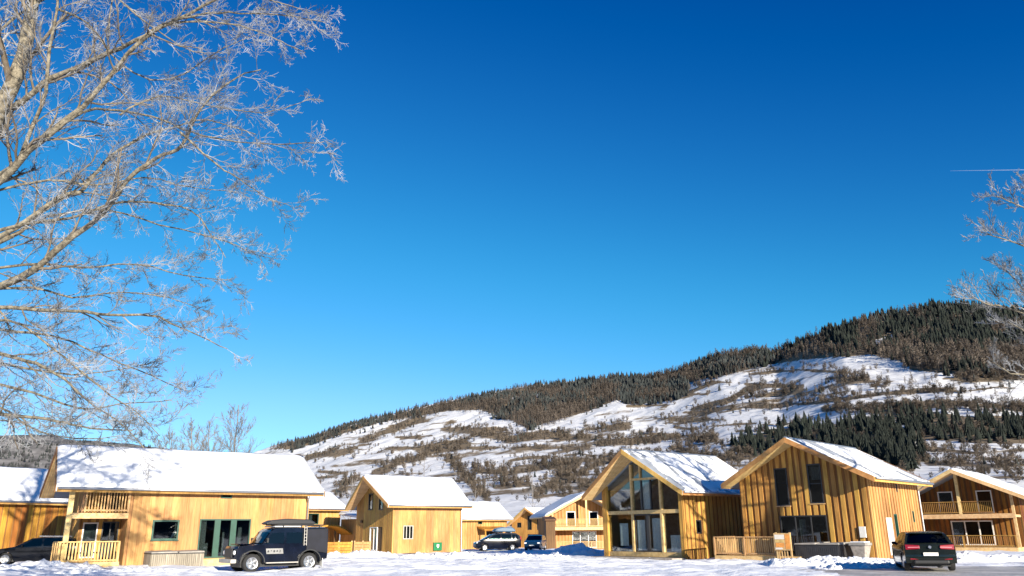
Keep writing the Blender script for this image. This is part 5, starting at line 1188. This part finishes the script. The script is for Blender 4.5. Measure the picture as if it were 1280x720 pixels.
m1.prism([Vector((x - .3, -.45, 1.80 + z)) for x, z in PB], (0, .9, 0)); m1.build('roof_box', 'box_blue', c.rt, bevel=.08)
m1 = MB()
for x in (-1.3, 0): m1.box((x, -.7, 1.68), (x + .06, .7, 1.79))
m1.build('roof_bars', 'black_plastic', c.rt)
for s_ in (1, -1): c.box('headlight', (1.98, s_ * .72 - .14, .72), (2.24, s_ * .72 + .14, .86), 'lamp_clear', .03); c.box('tail_light', (-2.36, s_ * .78 - .08, .95), (-2.2, s_ * .78 + .08, 1.35), 'lamp_red', .02)
Yc = 83.0; pc = at(670, 688, Yc); hd = R(-90 - 12)
c = Car('parked_small_car', (pc.x, Yc + 1.8, gz(pc.x, Yc)), hd, 'small blue car facing out between the distant chalets', .86, .92, 1.46, .15, 'paint_blue', -1.9, 1.95)
c.body([(-1.85, .32)] + arch(-1.2, .3, .36) + [(-.8, .2), (.8, .2)] + arch(1.22, .3, .36) + [(1.8, .24), (1.94, .40), (1.92, .66), (1.75, .80), (1.4, .90), (.9, .97), (.2, 1.38), (-.2, 1.45), (-1.2, 1.44), (-1.6, 1.3), (-1.85, .95)])
c.wheels((-1.2, 1.22), .31); c.cross('windscreen', (.88, .98), (.22, 1.36), .09, 'car_glass', out=.03); c.panel('side_window', [(-1.2, .98), (.66, .98), (.18, 1.34), (-1.2, 1.38)], 'car_glass')
for s_ in (1, -1): c.box('headlight', (1.70, s_ * .66 - .13, .64), (1.95, s_ * .66 + .13, .78), 'lamp_clear', .03)
c.box('grille', (1.93, -.35, .40), (2.03, .35, .56), 'black_plastic', .02); c.box('number_plate', (2.02, -.25, .44), (2.04, .25, .54), 'plate', .003)

# ------------------------------------------------------------------ garden things
def oriented(name, h, label, cat, loc=(0, 0, 0), group=None): 
    w = loc2world(h, loc); return empty(name, (w.x, w.y, gz(w.x, w.y)), h[3], label, cat, group)
def slat_tub(root, L0, Wd, Ht, body, slat, lid, n):
    m1 = MB(); m1.box((-Wd / 2, -L0 / 2, -.25), (Wd / 2, L0 / 2, Ht)); m1.build('body', body, root, bevel=.03)
    m1 = MB()
    for i in range(n):
        y = lerp(-L0 / 2, L0 / 2, (i + .5) / n); m1.box((Wd / 2 + .003, y - L0 / n * .42, -.2), (Wd / 2 + .03, y + L0 / n * .42, Ht - .05))
    nw = max(3, int(n * Wd / L0))
    for i in range(nw):
        x = lerp(-Wd / 2, Wd / 2, (i + .5) / nw)
        for sg in (-1, 1): m1.box((x - Wd / nw * .42, min(sg * (L0 / 2 + .003), sg * (L0 / 2 + .03)), -.2), (x + Wd / nw * .42, max(sg * (L0 / 2 + .003), sg * (L0 / 2 + .03)), Ht - .05))
    m1.build('side_slats', slat, root, kind='stuff')
    for a, b in ((-L0 / 2 - .05, -.02), (.02, L0 / 2 + .05)):
        m1 = MB(); m1.hexa([(-Wd / 2 - .06, a, Ht + .004), (Wd / 2 + .06, a, Ht + .004), (Wd / 2 + .06, b, Ht + .004), (-Wd / 2 - .06, b, Ht + .004), (-Wd / 2 - .04, a + .03, Ht + .10), (Wd / 2 + .04, a + .03, Ht + .07), (Wd / 2 + .04, b - .03, Ht + .10), (-Wd / 2 - .04, b - .03, Ht + .14)]); m1.build('lid', lid, root, bevel=.03)
t = oriented('hot_tub', hA, 'weathered grey slatted hot tub under the green-framed square window', 'hot tub', (hA[4] / 2 + 1.25, 5.55, 0)); slat_tub(t, 2.75, 1.9, .70, 'tub_dark', 'grey_wood', 'tub_lid', 26)
t = oriented('hot_tub', hE, 'dark slatted hot tub below the board-clad chalet gable', 'hot tub', (1.75, -1.5, 0)); t.rotation_euler[2] -= R(90); slat_tub(t, 2.5, 1.9, .85, 'tub_dark', 'tub_dark', 'tub_lid', 22)
t = oriented('stone_planter', hE, 'tapered grey planter beside the dark hot tub', 'planter', (3.75, -1.35, 0))
m1 = MB(); m1.hexa([(-.22, -.22, -.2), (.22, -.22, -.2), (.22, .22, -.2), (-.22, .22, -.2), (-.42, -.42, .80), (.42, -.42, .80), (.42, .42, .80), (-.42, .42, .80)]); m1.build('pot', 'stone', t, bevel=.03)
m1 = MB(); m1.box((-.47, -.47, .803), (.47, .47, .95)); m1.build('rim', 'tub_lid', t, bevel=.03); m1 = MB(); m1.box((-.40, -.40, .953), (.40, .40, 1.02)); m1.build('snow_cap', 'roof_snow', t, bevel=.05)
t = oriented('notice_board', hE, 'wooden notice board with orange and white panels by the slatted deck rail', 'notice board', (.05, -3.0, 0))
m1 = MB(); m1.box((-.50, -.03, .55), (.50, .03, 1.48)); m1.build('board_back', 'beam', t)
for k, (a, b, z0, z1, mt) in enumerate(((-.44, .14, 1.15, 1.40, 'sign_white'), (-.44, .14, .98, 1.13, 'rail_wood'), (-.40, .10, .72, .95, 'sign_orange'), (.18, .45, .62, 1.42, 'sign_orange'), (-.44, -.02, .60, .70, 'sign_white'))):
    m1 = MB(); m1.box((a, -.042, z0), (b, -.033, z1)); m1.build('poster', mt, t)
for x in (-.44, .40):
    m1 = MB(); m1.box((x, -.08, -.2), (x + .09, -.034, 1.55)) if False else m1.box((x, .034, -.2), (x + .09, .10, 1.52)); m1.build('leg', 'beam', t)
m1 = MB()
for k in range(4): m1.box((-.30 + k * .16, .035, -.1), (-.24 + k * .16, .06, .54))
m1.box((-.35, .061, .08), (.39, .09, .16)); m1.build('lower_slats', 'beam', t)
# board fence between the long chalet and the golden chalet
for k, (pa, pb, lab) in enumerate((((404, 690), (440, 690), 'orange board fence panel behind the off-road vehicle'), ((442, 690), (463, 690), 'short pale board fence panel joining the golden chalet'))):
    Yf = 74.5; A_, B_ = at(*pa, Yf), at(*pb, Yf + .4); d = B_ - A_; d.z = 0; L0 = d.length; rt = empty('board_fence', (A_.x, A_.y, gz(A_.x, A_.y)), math.atan2(d.y, d.x), lab, 'fence')
    for i in range(4):
        m1 = MB(); m1.box((.02, -.03, .08 + i * .25), (L0 - .02, .0, .30 + i * .25)); m1.build('plank', 'larch_orange' if k == 0 else 'larch_light', rt)
    for x in (0, L0 / 2, L0 - .1):
        m1 = MB(); m1.box((x, .002, -.3), (x + .1, .1, 1.15)); m1.build('post', 'beam', rt)
# dark fence posts by the pale gabled chalet
rt = empty('dark_shed', (at(688, 690, 98).x, 98, gz(5, 98)), R(8), 'narrow dark timber shed beside the pale gabled chalet', 'shed')
m1 = MB(); m1.box((-.55, -.5, -.2), (.55, .9, 3.4)); m1.build('wall', 'larch_brown', rt); m1 = MB(); m1.hexa([(-.7, -.7, 3.403), (.7, -.7, 3.403), (.7, 1.1, 3.403), (-.7, 1.1, 3.403), (-.7, -.7, 3.6), (.7, -.7, 3.6), (.7, 1.1, 3.9), (-.7, 1.1, 3.9)]); m1.build('roof', 'larch_brown', rt)
m1 = MB()
for k in range(5): m1.box((-.52 + k * .21, -.53, -.1), (-.36 + k * .21, -.502, 3.3))
m1.build('boards', 'larch_brown', rt, kind='stuff')

# ------------------------------------------------------------------ snow heaps
def heap(px, Yh, ln, wd, ht, label, rot=0.0, seed=0.0, chunk=.10, n=70):
    p = at(px, 664, Yh); g0 = gz(p.x, Yh); nx, ny = n, max(14, int(n * wd / ln)); V = []
    for i in range(ny + 1):
        for j in range(nx + 1):
            u, v = lerp(-1, 1, j / nx), lerp(-1, 1, i / ny); x, y = u * ln / 2, v * wd / 2
            e = max(0, 1 - u * u) ** .6 * max(0, 1 - v * v) ** .8
            w = (.62 + .5 * fbm(x * .45 + seed, y * .6, seed, 3)); ch = chunk * (abs(fbm(x * 1.6 + seed, y * 1.8, seed + 4, 4)) * 1.6 + .8 * max(0, fbm(x * 3.4, y * 3.4, seed, 3)))
            V.append((x, y, e * ht * max(.12, w) + ch * min(1, e * 3) - .12 * (1 - min(1, e * 4)) ))
    o = np_mesh('snow_heap', V, grid_faces(ny + 1, nx + 1), 'heap_snow', smooth=True); o.location = (p.x, Yh, g0 - .02); o.rotation_euler = (0, 0, rot); return tag(o, label, 'snow heap')
heap(1035, 41.3, 6.6, 3.2, .52, 'lumpy ploughed snow heap below the notice board and dark hot tub', R(-8), 1.0, .10, 130)
heap(722, 66.5, 4.4, 3.0, .95, 'blue-shaded snow heap left of the glazed chalet', R(4), 2.0, .08)
heap(450, 62.0, 6.0, 2.6, .55, 'rounded snow bank before the golden chalet and its fence', R(10), 3.0, .14)
heap(560, 60.0, 7.0, 2.4, .34, 'low lumpy snow bank in front of the golden chalet side wall', R(0), 4.0, .18, 90)
heap(660, 58.0, 6.0, 2.4, .26, 'low trampled snow bank before the two distant parked cars', R(0), 5.0, .16, 90)
heap(40, 43.5, 7.5, 2.0, .38, 'snow bank along the black estate car', R(6), 6.0, .14)
heap(1225, 44.0, 5.5, 2.2, .48, 'bright snow bank behind the hatchback below the shaded chalet deck', R(0), 7.0, .10, 90)
heap(1075, 36.5, 4.5, 1.6, .22, 'thin snow ridge along the cleared road by the hatchback', R(6), 8.0, .14, 80)
heap(150, 39.5, 6.0, 1.8, .16, 'faint snow ridge before the long chalet porch', R(0), 9.0, .12)

# ------------------------------------------------------------------ contrail high in the sky
ca, cb = at(1188, 213.5, 9000), at(1300, 212.0, 9000)
m, nt, b = new_mat('contrail_vapour'); nt.nodes.remove(b)
tr_ = nt.nodes.new('ShaderNodeBsdfTransparent'); df = nt.nodes.new('ShaderNodeBsdfDiffuse'); df.inputs[0].default_value = (.9, .92, .95, 1); mx = nt.nodes.new('ShaderNodeMixShader'); mx.inputs[0].default_value = .07
nt.links.new(tr_.outputs[0], mx.inputs[1]); nt.links.new(df.outputs[0], mx.inputs[2]); nt.links.new(mx.outputs[0], nt.nodes['Material Output'].inputs['Surface']); M['contrail'] = m
m1 = MB(); m1.tube([ca.lerp(cb, k / 8) for k in range(9)], [1.5 + 7 * (k / 8) for k in range(9)], 8); o = m1.build('contrail', 'contrail', None, smooth=True); tag(o, 'thin white aircraft vapour trail high in the blue sky', 'contrail')
